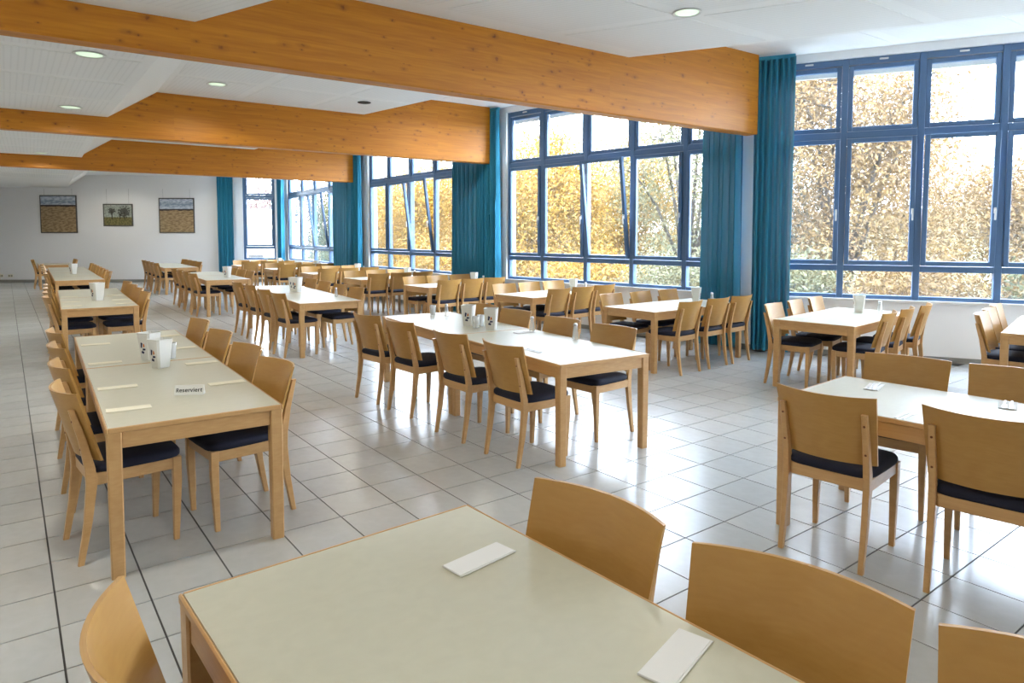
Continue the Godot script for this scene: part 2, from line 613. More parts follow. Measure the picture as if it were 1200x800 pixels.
func sash(w: Node3D, mid: float, ya: float, yb: float, wd: float, zc: float, tilt: float, opens: bool) -> void:
	var f := 0.055
	var h := yb - ya
	var st := begin()
	var dz := 0.06
	for s in [-1, 1]:
		cbox(st, Vector3(s * (wd / 2 - f / 2), h / 2, 0), Vector3(f, h, dz), 0.006)
		cbox(st, Vector3(0, h / 2 + s * (h / 2 - f / 2), 0), Vector3(wd - 2 * f, f, dz), 0.006)
	var xf := Transform3D(Basis(Vector3.RIGHT, tilt), Vector3(mid, ya, zc + (0.045 if opens else 0.0)))
	var o := part("sash", done(st), M.blue, w, xf)
	part("pane", box_mesh(Vector3(wd - 2 * f + 0.01, h - 2 * f + 0.01, 0.008), 0, Vector3(0, h / 2, -0.005)), M.glass, o)
	if opens:
		st = begin()
		cbox(st, Vector3(wd / 2 - f * 0.5, h * 0.42, dz / 2 + 0.006), Vector3(0.026, 0.07, 0.012), 0.003)
		cbox(st, Vector3(wd / 2 - f * 0.5, h * 0.42 - 0.05, dz / 2 + 0.035), Vector3(0.02, 0.13, 0.016), 0.005)
		cbox(st, Vector3(wd / 2 - f * 0.5, h * 0.42, dz / 2 + 0.022), Vector3(0.016, 0.016, 0.03), 0.002)
		part("handle", done(st), M.white, o)

func build_windows() -> void:
	for k in 4:
		var d: Vector2 = (EP[k] - EP[k + 1]).normalized()
		window_bay("window_%d" % (k + 1), EP[k + 1], d, MULLIONS[k], TILTED[k])
	var dn := (WALL_LEFT_FAR - EP[4]).normalized()
	window_bay("window_5", EP[4] + dn * (WIN5[0] + WIN5[1]), -dn, [WIN5[0] + 0.03, WIN5[1] - 0.03], [])
	var d0 := (EP[0] - E_BACK)
	var l := d0.length()
	window_bay("window_6", E_BACK, d0 / l, [0.3, 1.2, 2.1, 3.0, 3.9, l - 0.3], [])

# ------------------------------------------------------------------ ceiling
# where the ceiling steps, measured along each beam from the window wall
const STEP := [[1.40, 2.62, 7.3, 7.9], [1.40, 2.62, 6.62, 7.05], [1.50, 2.68, 5.70, 6.30], [1.50, 2.60, 5.45, 5.98], [1.50, 2.60, 5.4, 5.9]]

func q(k: int, t: float) -> Vector2:
	return EP[k] + BEAM_DIR * t

func build_ceiling() -> void:
	var c := structure("ceiling")
	var pts := []
	for k in 5: pts.append([q(k, -0.25), q(k, STEP[k][0]), q(k, STEP[k][1]), q(k, STEP[k][2]), q(k, STEP[k][3]), q(k, 16.0)])
	var back := []
	for p in pts[0]: back.append(p - ROW_DIR * 12.0)
	pts.insert(0, back)
	var far := []
	for p in pts[-1]: far.append(p + ROW_DIR * 9.0)
	pts.append(far)
	var ys := [CEIL_HIGH, CEIL_HIGH, CEIL_MID, CEIL_MID, CEIL_LOW, CEIL_LOW]
	var names := ["window_bulkhead", "upper_slope", "middle_field", "lower_slope", "lower_field"]
	var cut := Geometry2D.offset_polygon(room, 0.12)[0]
	for j in 5:
		var st := begin()
		for i in pts.size() - 1:
			var poly := PackedVector2Array([pts[i][j], pts[i + 1][j], pts[i + 1][j + 1], pts[i][j + 1]])
			for piece in Geometry2D.intersect_polygons(poly, cut):
				slope_prism(st, piece, pts[i][j], pts[i + 1][j], pts[i][j + 1], ys[j], ys[j + 1], 0.12)
		part(names[j], done(st), M.ceiling, c)
	# slotted acoustic boards between plain strips
	for i in range(1, pts.size() - 2):
		for field in [[0, 1, 1, 4, CEIL_HIGH], [2, 3, 3, 4, CEIL_MID], [4, 5, 6, 4, CEIL_LOW]]:
			var nt: int = field[2]
			var ns: int = field[3]
			for it in nt:
				for is_ in ns:
					var co := []
					for e in [[0.06, 0.06], [0.94, 0.06], [0.94, 0.94], [0.06, 0.94]]:
						var sa: float = (is_ + e[0]) / ns
						var ta: float = (it + e[1]) / nt
						sa = 0.05 + 0.90 * sa
						if field[0] == 0: ta = 0.18 + 0.80 * ta
						var pa: Vector2 = pts[i][field[0]].lerp(pts[i + 1][field[0]], sa)
						var pb: Vector2 = pts[i][field[1]].lerp(pts[i + 1][field[1]], sa)
						co.append(pa.lerp(pb, ta))
					var inside := true
					for p in co: inside = inside and Geometry2D.is_point_in_polygon(p, room)
					if not inside: continue
					var st := begin()
					board(st, co, field[4])
					part("acoustic_board", done(st), M.board, c)

func board(st: SurfaceTool, co: Array, y: float) -> void:
	var poly := PackedVector2Array(co)
	var a: Vector2 = co[0]
	var ux: Vector2 = (co[1] - co[0]).normalized()
	var uy := Vector2(-ux.y, ux.x)
	var low := y - 0.004
	var v := []
	var uv := []
	for p in co:
		v.append(P(p, low))
		uv.append(Vector2((p - a).dot(ux), (p - a).dot(uy)) * 2.4)
	if Geometry2D.is_polygon_clockwise(poly): quad(st, v[0], v[1], v[2], v[3], uv[0], uv[1], uv[2], uv[3])
	else: quad(st, v[3], v[2], v[1], v[0], uv[3], uv[2], uv[1], uv[0])
	for k in 4:
		var p: Vector2 = co[k]
		var r: Vector2 = co[(k + 1) % 4]
		quad(st, P(p, low), P(r, low), P(r, y), P(p, y), Vector2.ZERO, Vector2.ZERO, Vector2.ZERO, Vector2.ZERO)

# a slab over a plan polygon whose underside runs from y0 (edge p0-p1) to y1 (through p2)
func slope_prism(st: SurfaceTool, poly: PackedVector2Array, p0: Vector2, p1: Vector2, p2: Vector2, y0: float, y1: float, thick: float) -> void:
	var d := (p1 - p0).normalized()
	var n := Vector2(-d.y, d.x)
	var far := (p2 - p0).dot(n)
	if Geometry2D.is_polygon_clockwise(poly): poly.reverse()
	var hgt := func(p: Vector2) -> float: return lerpf(y0, y1, clampf((p - p0).dot(n) / far, 0, 1))
	var m := poly.size()
	for i in m:
		var a := poly[i]
		var b := poly[(i + 1) % m]
		var ya: float = hgt.call(a)
		var yb: float = hgt.call(b)
		quad(st, P(a, ya), P(b, yb), P(b, yb + thick), P(a, ya + thick))
	var t := Geometry2D.triangulate_polygon(poly)
	for k in range(0, t.size(), 3):
		var a := poly[t[k]]
		var b := poly[t[k + 1]]
		var c := poly[t[k + 2]]
		if (b - a).cross(c - a) < 0:
			var s := b
			b = c
			c = s
		var ya: float = hgt.call(a)
		var yb: float = hgt.call(b)
		var yc: float = hgt.call(c)
		tri(st, P(a, ya + thick), P(b, yb + thick), P(c, yc + thick))
		tri(st, P(a, ya), P(c, yc), P(b, yb))

# ------------------------------------------------------------------ beams
func build_beams() -> void:
	var which := ["glulam timber beam that ends beside the window bay with the tan tree", "glulam timber beam between the beam nearest the picture wall and the largest beam", "glulam timber beam nearest the picture wall"]
	for k in range(1, 4):
		var a := q(k, 0.20)
		var length := 10.9
		var o := thing("ceiling_beam", which[k - 1], "beam", P(a), atan2(BEAM_DIR.y, BEAM_DIR.x), "timber beams across the ceiling")
		var st := begin()
		var w := 0.09
		var b := 0.012
		var y0 := BEAM_LOW
		var y1 := ROOF - 0.005
		var off := k * 0.37
		var prof := [Vector2(-w + b, y0), Vector2(w - b, y0), Vector2(w, y0 + b), Vector2(w, y1), Vector2(-w, y1), Vector2(-w, y0 + b)]
		var run := 0.0
		for i in 6:
			var p: Vector2 = prof[i]
			var r: Vector2 = prof[(i + 1) % 6]
			var l := p.distance_to(r)
			quad(st, Vector3(0, p.y, p.x), Vector3(length, p.y, p.x), Vector3(length, r.y, r.x), Vector3(0, r.y, r.x),
				Vector2(off, -(run + off) / 1.2), Vector2(off + length / 4.2, -(run + off) / 1.2), Vector2(off + length / 4.2, -(run + l + off) / 1.2), Vector2(off, -(run + l + off) / 1.2))
			run += l
		for e in [[0.0, 1], [length, -1]]:
			var v := []
			for p in prof: v.append(Vector3(e[0], p.y, p.x))
			if e[1] < 0: v.reverse()
			for i in range(1, 5):
				for z in [v[0], v[i + 1], v[i]]:
					st.set_uv(Vector2(z.z, -z.y / 1.2))
					st.add_vertex(z)
		part("timber", done(st), M.beam, o)

# ------------------------------------------------------------------ lamps
func build_lamps() -> void:
	var ring := lathe([[0.115, 0.0], [0.130, -0.006], [0.130, -0.010], [0.118, -0.012], [0.105, -0.008], [0.100, 0.0]], 28)
	# in view: plan point, ceiling height, label
	var spots := [
		[Vector2(1.55, 6.10), CEIL_MID, "round recessed downlight in the middle ceiling by the largest beam"],
		[Vector2(3.21, 7.67), CEIL_HIGH, "round recessed downlight in the high ceiling beside the tan tree windows"],
		[Vector2(-3.67, 5.96), CEIL_LOW, "larger round downlight in the low ceiling between the two larger beams"],
		[Vector2(-5.42, 8.38), CEIL_LOW, "downlight in the low ceiling beside the stepped end of the second beam"],
		[Vector2(-3.85, 8.94), CEIL_MID, "downlight in the middle ceiling field beside a small grey detector"],
		[Vector2(-0.63, 11.05), CEIL_HIGH, "downlight in the high ceiling before the bay with yellow trees"]]
	# the same rows carried on where the photograph does not look, and beyond the beams
	var more := [Vector2(-1.9, 2.9), Vector2(0.2, 0.5), Vector2(2.5, -1.5), Vector2(4.6, 1.6), Vector2(6.3, 3.6), Vector2(7.2, 4.6), Vector2(-6.4, 12.6), Vector2(-9.0, 13.0), Vector2(-3.6, 14.7), Vector2(-9.3, 20.9), Vector2(-12.9, 20.9), Vector2(-15.6, 20.8), Vector2(-6.6, 18.9), Vector2(-14.9, 17.6), Vector2(-12.2, 15.0), Vector2(-8.7, 10.2), Vector2(-3.4, 1.2)]
	more.sort_custom(func(x, y): return x.dot(ROW_DIR) > y.dot(ROW_DIR))
	for k in more.size():
		var y := ceiling_at(more[k])
		var zone := "low" if y < 3.16 else ("high" if y > 3.9 else "middle")
		spots.append([more[k], y, "recessed downlight in the %s ceiling, lamp %s counted from the picture wall" % [zone, LAMP_NTH[k]]])
	var n := 0
	for s in spots:
		var o := thing("downlight", s[2], "ceiling light", P(s[0], s[1] - 0.004), 0.0, "recessed downlights")
		part("trim_ring", ring, M.white, o)
		part("lamp_diffuser", lathe([[0.101, -0.004], [0.07, -0.007], [0.001, -0.008]], 28), M.lamp, o)
		var l := SpotLight3D.new()
		l.name = "lamp_light"
		o.add_child(l, true)
		l.position = Vector3(0, -0.02, 0)
		l.rotation.x = -PI / 2
		l.light_color = Color(1.0, 0.97, 0.90)
		l.light_energy = LAMP_ENERGY
		l.spot_angle = 80.0
		l.spot_angle_attenuation = 0.6
		l.light_size = 0.10
		l.spot_range = 40.0
		l.spot_attenuation = 2.0
		l.shadow_enabled = true
		n += 1
	for s in [[Vector2(4.29, 7.14), CEIL_HIGH, "small grey round detector in the high ceiling by the windows", 0.085], [Vector2(-3.01, 7.86), CEIL_MID, "small grey round detector in the middle ceiling field", 0.08]]:
		var o := thing("smoke_detector", s[2], "detector", P(s[0], s[1] - 0.004))
		part("housing", lathe([[0.03, -0.045], [0.055, -0.04], [s[3], -0.015], [s[3], 0.0]], 24), M.grey, o)
	var o := thing("ceiling_speaker", "small dark round grille in the middle ceiling field", "speaker", P(Vector2(-2.2, 10.17), CEIL_MID - 0.004))
	part("grille", lathe([[0.075, -0.012], [0.095, -0.008], [0.10, 0.0]], 24), M.dark, o)

func ceiling_at(p: Vector2) -> float:
	# distance from the window wall along the beams, by the nearest pair of corners
	for k in 4:
		var a := (p - EP[k]).dot(ROW_DIR)
		var b := (p - EP[k + 1]).dot(ROW_DIR)
		if (a >= 0 and b <= 0) or (k == 0 and a < 0):
			var f := clampf(a / maxf(a - b, 0.001), 0, 1)
			var e: Vector2 = EP[k].lerp(EP[k + 1], f)
			var t := (p - e).dot(BEAM_DIR)
			var s := []
			for j in 4: s.append(lerpf(STEP[k][j], STEP[k + 1][j], f))
			if t < s[0]: return CEIL_HIGH
			if t < s[1]: return lerpf(CEIL_HIGH, CEIL_MID, (t - s[0]) / (s[1] - s[0]))
			if t < s[2]: return CEIL_MID
			if t < s[3]: return lerpf(CEIL_MID, CEIL_LOW, (t - s[2]) / (s[3] - s[2]))
			return CEIL_LOW
	return CEIL_MID

# ------------------------------------------------------------------ curtains
func curtain(label: String, k: int, from: float, to: float, inset: float, uv0: float) -> void:
	var d: Vector2 = (EP[k] - EP[k + 1]).normalized()
	curtain_at(label, EP[k + 1] + d * from + inward(k) * inset, d, to - from, uv0)

func curtain_at(label: String, a: Vector2, d: Vector2, width: float, uv0: float) -> void:
	var o := thing("curtain", label, "curtain", P(a), atan2(d.y, d.x), "teal curtains at the pilasters")
	var st := begin(true)
	var folds := maxf(4.0, roundf(width / 0.075))
	var n := int(folds) * 8
	var rows := 10
	var top := 3.87
	var low := 0.04
	var ph := uv0 * 40.0
	var f := func(i: int, j: int) -> Vector3:
		var s := float(i) / n
		var v := float(j) / rows
		var amp := 0.042 + 0.022 * v
		var w := sin(s * folds * TAU + ph) + 0.35 * sin(s * folds * 0.53 * TAU + ph * 1.7 + v * 1.2)
		var x := s * width + 0.012 * sin(s * folds * TAU * 2.0 + ph) + 0.02 * v * sin(s * 9.0 + ph)
		return Vector3(x, lerpf(top, low, v), w * amp)
	for j in rows:
		for i in n:
			var u0 := uv0 + float(i) / n * width * 8.0
			var u1 := uv0 + float(i + 1) / n * width * 8.0
			quad(st, f.call(i, j + 1), f.call(i + 1, j + 1), f.call(i + 1, j), f.call(i, j), Vector2(u0, j * 3 + 3), Vector2(u1, j * 3 + 3), Vector2(u1, j * 3), Vector2(u0, j * 3))
	part("fabric", done(st), M.curtain, o)
	part("header_tape", box_mesh(Vector3(width, 0.05, 0.05), 0.004, Vector3(width / 2, 3.885, 0)), M.curtain, o)

func build_curtains() -> void:
	curtain("wide striped teal curtain beside the bay with the tan tree", 0, -0.08, 0.42, 0.17, 0.05)
	curtain("teal curtain on the yellow tree side of the pilaster under the largest beam", 1, 4.40, 4.95, 0.17, 0.45)
	curtain("teal curtain hanging beside the yellow tree window, beam end side", 1, -0.16, 0.26, 0.17, 0.30)
	curtain("wide teal curtain between two window bays, below the second beam", 2, 4.58, 5.60, 0.17, 0.62)
	curtain("teal curtain beyond the beam nearest the picture wall, bay with tilted windows", 2, -0.10, 0.40, 0.17, 0.15)
	curtain("teal curtain below the end of the beam nearest the picture wall", 3, 5.25, 6.30, 0.17, 0.75)
	curtain("narrow teal curtain in the corner between the end window and the long glazing", 3, 0.12, 0.62, 0.17, 0.5)
	var dn := (WALL_LEFT_FAR - EP[4]).normalized()
	curtain_at("teal curtain on the picture wall beside the single end window", EP[4] + dn * 2.08 - Vector2(0, 0.16), -dn, 0.52, 0.2)

# ------------------------------------------------------------------ pictures and sockets on the end wall
func build_pictures() -> void:
	var dn := (WALL_LEFT_FAR - EP[4]).normalized()
	var turn := atan2(-dn.y, -dn.x)
	var list := [[51.0, 93.0, 229.0, 273.0, field_picture(5, 0.24), "large field landscape picture with low horizon, farthest from the windows", "landscape pictures"], [123.0, 157.0, 239.0, 265.0, orchard_picture(), "small picture of dark bare trees on a meadow", ""], [187.0, 228.0, 232.0, 273.0, field_picture(9, 0.30), "large pale field landscape picture, closest to the end window", "landscape pictures"]]
	for p in list:
		var z := 22.5
		var a := Vector2((p[0] - 600.0) / FOCAL * z, z)
		var b := Vector2((p[1] - 600.0) / FOCAL * z, z)
		var m := EP[4] + dn * (((a + b) / 2 - EP[4]).dot(dn))
		var wd := (b - a).length()
		var ya: float = EYE + (HORIZON - p[3]) * z / FOCAL
		var yb: float = EYE + (HORIZON - p[2]) * z / FOCAL
		var o := thing("wall_picture", p[5], "picture", P(m, ya) + Vector3(0, 0, 0.018), turn, p[6])
		part("frame", box_mesh(Vector3(wd, yb - ya, 0.03), 0.004, Vector3(0, (yb - ya) / 2, 0)), M.picture_edge, o)
		var st := begin()
		var h := wd / 2 - 0.035
		quad(st, Vector3(-h, 0.035, 0.017), Vector3(h, 0.035, 0.017), Vector3(h, yb - ya - 0.035, 0.017), Vector3(-h, yb - ya - 0.035, 0.017), Vector2(0, 1), Vector2(1, 1), Vector2(1, 0), Vector2(0, 0))
		var cm := mat(Color(1, 1, 1), 0.6)
		cm.albedo_texture = p[4]
		part("print", done(st), cm, o)
		for s in [-0.8, 0.8]:
			st = begin()
			tube(st, Vector3(s * h, yb - ya, 0), Vector3(s * h, 3.1 - ya, 0), 0.003, 0.003, 5)
			part("hanging_wire", done(st), M.grey, o)
	for u in [3.0, 14.0]:
		var m := EP[4] + dn * ((Vector2((u - 600.0) / FOCAL * 22.5, 22.5) - EP[4]).dot(dn))
		var o := thing("wall_socket", "white double wall socket low on the picture wall, " + ("closer to" if u > 10.0 else "farther from") + " the pictures", "socket", P(m, 0.22) + Vector3(0, 0, 0.012), turn, "wall sockets")
		part("plate", box_mesh(Vector3(0.16, 0.09, 0.014), 0.003), M.paper, o)
		part("insert", lathe([[0.025, -0.002], [0.025, 0.003]], 14), M.grey, o, Transform3D(Basis(Vector3.RIGHT, PI / 2), Vector3(-0.04, 0, 0.008)))
		part("insert", lathe([[0.025, -0.002], [0.025, 0.003]], 14), M.grey, o, Transform3D(Basis(Vector3.RIGHT, PI / 2), Vector3(0.04, 0, 0.008)))

# ------------------------------------------------------------------ furniture
var chair_near: Node3D
var chair_far: Node3D
var chair_meshes := {}
var table_meshes := {}
var used := {}

func make_chair_meshes() -> void:
	var st := begin()
	cbox(st, Vector3(0, 0.405, -0.185), Vector3(0.35, 0.06, 0.022))
	cbox(st, Vector3(0, 0.405, 0.188), Vector3(0.35, 0.06, 0.022))
	for s in [-1, 1]: cbox(st, Vector3(s * 0.192, 0.405, 0), Vector3(0.022, 0.06, 0.36))
	chair_meshes.frame = done(st)
	# cushion: rounded pad, a little narrower at the back
	st = begin(true)
	var rings := []
	for e in [[0.0, 0.432], [0.006, 0.434], [0.012, 0.444], [0.012, 0.462], [0.004, 0.474], [-0.02, 0.481], [-0.08, 0.487], [-0.15, 0.490]]:
		var ring := []
		var gx: float = 0.205 + e[0]
		var gz: float = 0.200 + e[0]
		for i in 28:
			var a := -TAU * i / 28.0
			var cx := cos(a)
			var cz := sin(a)
			var x := signf(cx) * pow(absf(cx), 0.32) * gx
			var z := signf(cz) * pow(absf(cz), 0.32) * gz
			x *= 1.0 - 0.10 * (z + 0.2)
			ring.append(Vector3(x, e[1], z - 0.005))
		rings.append(ring)
	loft(st, rings)
	chair_meshes.seat = done(st)
	st = begin()
	loft(st, [rect_ring(Vector3(0, 0, 0.01), 0.024, 0.026), rect_ring(Vector3(0, 0.30, 0), 0.036, 0.040), rect_ring(Vector3(0, 0.436, 0), 0.038, 0.042)])
	chair_meshes.front_leg = done(st)
	st = begin()
	loft(st, [rect_ring(Vector3(0, 0, 0.055), 0.024, 0.026), rect_ring(Vector3(0, 0.20, 0.020), 0.027, 0.036), rect_ring(Vector3(0, 0.38, 0), 0.030, 0.046), rect_ring(Vector3(0, 0.46, 0.004), 0.030, 0.044), rect_ring(Vector3(0, 0.60, 0.030), 0.028, 0.034), rect_ring(Vector3(0, 0.755, 0.070), 0.026, 0.026)])
	chair_meshes.rear_leg = done(st)
	# bent plywood backrest
	st = begin(true)
	var n := 14
	var rows := 6
	var face := func(i: int, j: int, off: float) -> Vector3:
		var s := float(i) / n * 2.0 - 1.0
		var v := float(j) / rows
		var y := lerpf(0.500, 0.832, v)
		var hw := lerpf(0.218, 0.234, v)
		y += 0.004 * s * s * (1.0 if v > 0.5 else -1.0)
		var z := 0.2515 + (y - 0.60) * 0.28 - 0.070 * s * s
		return Vector3(s * hw, y, z + off)
	var t := 0.0055
	for j in rows:
		for i in n:
			quad(st, face.call(i, j, t), face.call(i + 1, j, t), face.call(i + 1, j + 1, t), face.call(i, j + 1, t))
			quad(st, face.call(i + 1, j, -t), face.call(i, j, -t), face.call(i, j + 1, -t), face.call(i + 1, j + 1, -t))
	st.set_smooth_group(-1)
	for i in n:
		quad(st, face.call(i, rows, t), face.call(i + 1, rows, t), face.call(i + 1, rows, -t), face.call(i, rows, -t))
		quad(st, face.call(i, 0, -t), face.call(i + 1, 0, -t), face.call(i + 1, 0, t), face.call(i, 0, t))
	for j in rows:
		quad(st, face.call(n, j, t), face.call(n, j, -t), face.call(n, j + 1, -t), face.call(n, j + 1, t))
		quad(st, face.call(0, j, -t), face.call(0, j, t), face.call(0, j + 1, t), face.call(0, j + 1, -t))
	chair_meshes.back = done(st)
	chair_meshes.screw = lathe([[0.006, 0.0], [0.005, 0.003]], 8)

func make_chair(screws: bool) -> Node3D:
	var o := Node3D.new()
	part("seat_frame", chair_meshes.frame, M.beech, o)
	part("seat_cushion", chair_meshes.seat, M.navy, o).set_meta("label", "navy blue upholstered seat")
	part("backrest", chair_meshes.back, M.panel, o)
	for s in [-1, 1]:
		part("front_leg", chair_meshes.front_leg, M.beech_up, o, Transform3D(Basis.IDENTITY, Vector3(s * 0.192, 0, -0.185)))
		var r := part("rear_leg", chair_meshes.rear_leg, M.beech_up, o, Transform3D(Basis.IDENTITY, Vector3(s * 0.190, 0, 0.196)))
		if screws:
			part("screw", chair_meshes.screw, M.screw, r, Transform3D(Basis(Vector3.RIGHT, PI / 2 - 0.23), Vector3(0, 0.70, 0.070)))
			part("screw", chair_meshes.screw, M.screw, r, Transform3D(Basis(Vector3.RIGHT, PI / 2 - 0.2), Vector3(0, 0.56, 0.040)))
	return o

func place_chair(proto: Node3D, p: Vector2, turn: float, label: String, group: String) -> void:
	var c: Node3D = proto.duplicate()
	c.name = numbered("dining_chair")
	add_child(c)
	c.position = P(p)
	c.rotation.y = turn
	tag(c, label, "chair", group)

func make_table(length: float, width: float, p: Vector2, turn: float, label: String, group: String) -> void:
	var key := "%.2f %.2f" % [length, width]
	if not table_meshes.has(key):
		var lg := 0.062
		var st := begin()
		loft(st, [rect_ring(Vector3.ZERO, lg * 0.92, lg * 0.92, 0.006), rect_ring(Vector3(0, TABLE_H - 0.022, 0), lg, lg, 0.006)])
		var st2 := begin()
		var rim := 0.010
		for s in [-1, 1]:
			cbox(st2, Vector3(0, TABLE_H - 0.0125, s * (width / 2 - rim / 2)), Vector3(length, 0.025, rim), 0.004)
			cbox(st2, Vector3(s * (length / 2 - rim / 2), TABLE_H - 0.0125, 0), Vector3(rim, 0.025, width - 2 * rim), 0.003)
		table_meshes[key] = {"leg": done(st), "edge": done(st2),
			"top": box_mesh(Vector3(length - 2 * rim, 0.024, width - 2 * rim), 0.0006, Vector3(0, TABLE_H - 0.0125, 0)),
			"long": box_mesh(Vector3(length - 2 * lg - 0.004, 0.075, 0.024), 0.003, Vector3(0, TABLE_H - 0.063, 0)),
			"short": box_mesh(Vector3(0.024, 0.075, width - 2 * lg - 0.004), 0.003, Vector3(0, TABLE_H - 0.063, 0)), "lg": lg}
	var m: Dictionary = table_meshes[key]
	var o := thing("dining_table", label, "table", P(p), turn, group)
	part("table_top", m.top, M.laminate, o).set_meta("label", "pale grey laminate table top")
	part("edge_band", m.edge, M.beech, o)
	var lx: float = length / 2 - m.lg / 2 - 0.002
	var lz: float = width / 2 - m.lg / 2 - 0.002
	for s in [-1, 1]:
		part("apron", m.long, M.beech, o, Transform3D(Basis.IDENTITY, Vector3(0, 0, s * (lz + 0.010))))
		part("apron", m.short, M.beech, o, Transform3D(Basis.IDENTITY, Vector3(s * (lx + 0.010), 0, 0)))
		for r in [-1, 1]:
			part("leg", m.leg, M.beech_up, o, Transform3D(Basis.IDENTITY, Vector3(s * lx, 0, r * lz)))

const LAMP_NTH := ["one", "two", "three", "four", "five", "six", "seven", "eight", "nine", "ten", "eleven", "twelve", "thirteen", "fourteen", "fifteen", "sixteen", "seventeen", "eighteen"]
const NTH := ["first", "second", "third", "fourth", "fifth", "sixth", "seventh", "eighth", "ninth"]

# row, number from the picture wall, centre, heading in degrees, width, length, number of tables end to end, seats left / right [along, out]
var SETS := [
	{"row": "aisle", "c": Vector2(0.725, 0.407), "a": 129.4, "w": 0.87, "l": 3.8, "n": 2, "L": [[1.53, .62, -6.0], [0.85, .62, -4.0]], "R": [[1.42, .56, 6.0], [0.82, .60, 13.0], [0.31, .68, 13.0]], "near": true},
	{"row": "aisle", "c": Vector2(-2.47, 4.59), "tw": 6.0, "a": 125.0, "w": 0.79, "l": 3.36, "n": 2, "L": [[-1.20, .54], [-0.46, .54], [0.34, .54], [1.18, .54]], "R": [[-1.18, .53], [-0.50, .53], [0.33, .53], [1.18, .53]], "near": true},
	{"row": "aisle", "c": Vector2(-5.91, 9.48), "tw": 6.0, "a": 124.5, "w": 0.81, "l": 3.36, "n": 2, "L": [[-1.25, .53], [-0.45, .53], [0.35, .53], [1.15, .53]], "R": [[-1.25, .53], [-0.45, .53], [0.35, .53], [1.15, .53]]},
	{"row": "aisle", "c": Vector2(-10.2, 15.6), "a": 125.5, "w": 0.82, "l": 6.4, "n": 4, "L": [[-2.7, .53], [-1.9, .53], [-1.1, .53], [-0.3, .53], [0.5, .53], [1.25, .53], [2.1, .53]], "R": [[-2.7, .53], [-1.9, .53], [-1.1, .53], [-0.3, .53], [0.5, .53], [1.25, .53], [2.1, .53]]},
	{"row": "aisle", "c": Vector2(-13.75, 20.25), "a": 126.0, "w": 0.82, "l": 1.66, "n": 1, "L": [[-0.3, .53], [0.35, .53]], "R": [[-0.3, .53], [0.35, .53]]},
	{"row": "middle", "c": Vector2(2.83, 2.63), "a": 130.7, "w": 0.84, "l": 3.3, "n": 2, "L": [], "R": [], "near": true, "odd": "B0"},
	{"row": "middle", "c": Vector2(-0.19, 6.07), "tw": 8.0, "a": 122.3, "w": 0.82, "l": 3.22, "n": 2, "L": [[-1.25, .68, 6.0], [-0.56, .74], [0.30, .80], [0.92, .88, 11.0]], "R": [[-1.08, .58], [-0.42, .53], [0.34, .53], [1.0, .53]], "near": true},
	{"row": "middle", "c": Vector2(-3.24, 10.18), "tw": 6.0, "a": 122.1, "w": 0.83, "l": 3.33, "n": 2, "L": [[-1.30, .62], [-0.55, .64], [0.30, .66], [1.05, .70]], "R": [[-1.15, .55], [-0.42, .54], [0.35, .54], [1.1, .54]]},
	{"row": "middle", "c": Vector2(-6.45, 14.5), "tw": 6.0, "a": 124.0, "w": 0.82, "l": 3.33, "n": 2, "L": [[-1.25, .60], [-0.45, .60], [0.35, .60], [1.15, .60]], "R": [[-1.15, .54], [-0.40, .54], [0.35, .54], [1.1, .54]]},
	{"row": "middle", "c": Vector2(-9.75, 19.3), "tw": 6.0, "a": 125.0, "w": 0.82, "l": 3.33, "n": 2, "L": [[-1.25, .58], [-0.45, .58], [0.35, .58], [1.15, .58]], "R": [[-1.15, .54], [-0.40, .54], [0.35, .54], [1.1, .54]]},
	{"row": "window", "c": Vector2(5.25, 6.36), "a": 48.0, "w": 0.82, "l": 1.7, "n": 1, "L": [[-0.50, .60], [0.03, .60], [0.55, .60]], "R": [[-0.50, .60], [0.03, .60]]},
	{"row": "window", "c": Vector2(3.61, 7.27), "tw": 6.0, "a": 43.5, "w": 0.80, "l": 1.70, "n": 1, "L": [[-0.55, .55], [0.0, .55], [0.55, .55]], "R": [[-0.52, .60], [0.02, .60], [0.55, .62]]},
	{"row": "window", "c": Vector2(2.04, 8.43), "tw": 6.0, "a": 37.5, "w": 0.82, "l": 1.70, "n": 1, "L": [[-0.55, .56], [0.0, .56], [0.55, .56]], "R": [[-0.52, .66], [0.06, .62], [0.56, .60]]},
	{"row": "window", "c": Vector2(0.63, 10.18), "a": 42.0, "w": 0.82, "l": 1.65, "n": 1, "L": [[-0.53, .56], [0.0, .56], [0.53, .56]], "R": [[-0.50, .62], [0.03, .60], [0.53, .58]]},
	{"row": "window", "c": Vector2(-1.03, 11.97), "a": 40.0, "w": 0.82, "l": 1.60, "n": 1, "L": [[-0.50, .56], [0.0, .56], [0.50, .56]], "R": [[-0.50, .60], [0.0, .58], [0.50, .57]]},
	{"row": "window", "c": Vector2(-2.55, 13.85), "a": 38.0, "w": 0.82, "l": 1.60, "n": 1, "L": [[-0.50, .56], [0.0, .56], [0.50, .56]], "R": [[-0.50, .60], [0.0, .58], [0.50, .57]]},
	{"row": "window", "c": Vector2(-4.03, 15.75), "a": 37.0, "w": 0.82, "l": 1.60, "n": 1, "L": [[-0.50, .56], [0.0, .56], [0.50, .56]], "R": [[-0.50, .60], [0.0, .58], [0.50, .57]]},
	{"row": "window", "c": Vector2(-5.60, 17.73), "a": 36.0, "w": 0.82, "l": 1.60, "n": 1, "L": [[-0.50, .56], [0.0, .56], [0.50, .56]], "R": [[-0.50, .60], [0.0, .58], [0.50, .57]]},
	{"row": "window", "c": Vector2(-7.25, 19.65), "a": 35.0, "w": 0.82, "l": 1.60, "n": 1, "L": [[-0.50, .56], [0.0, .56], [0.50, .56]], "R": [[-0.50, .60], [0.0, .58], [0.50, .57]]},
]

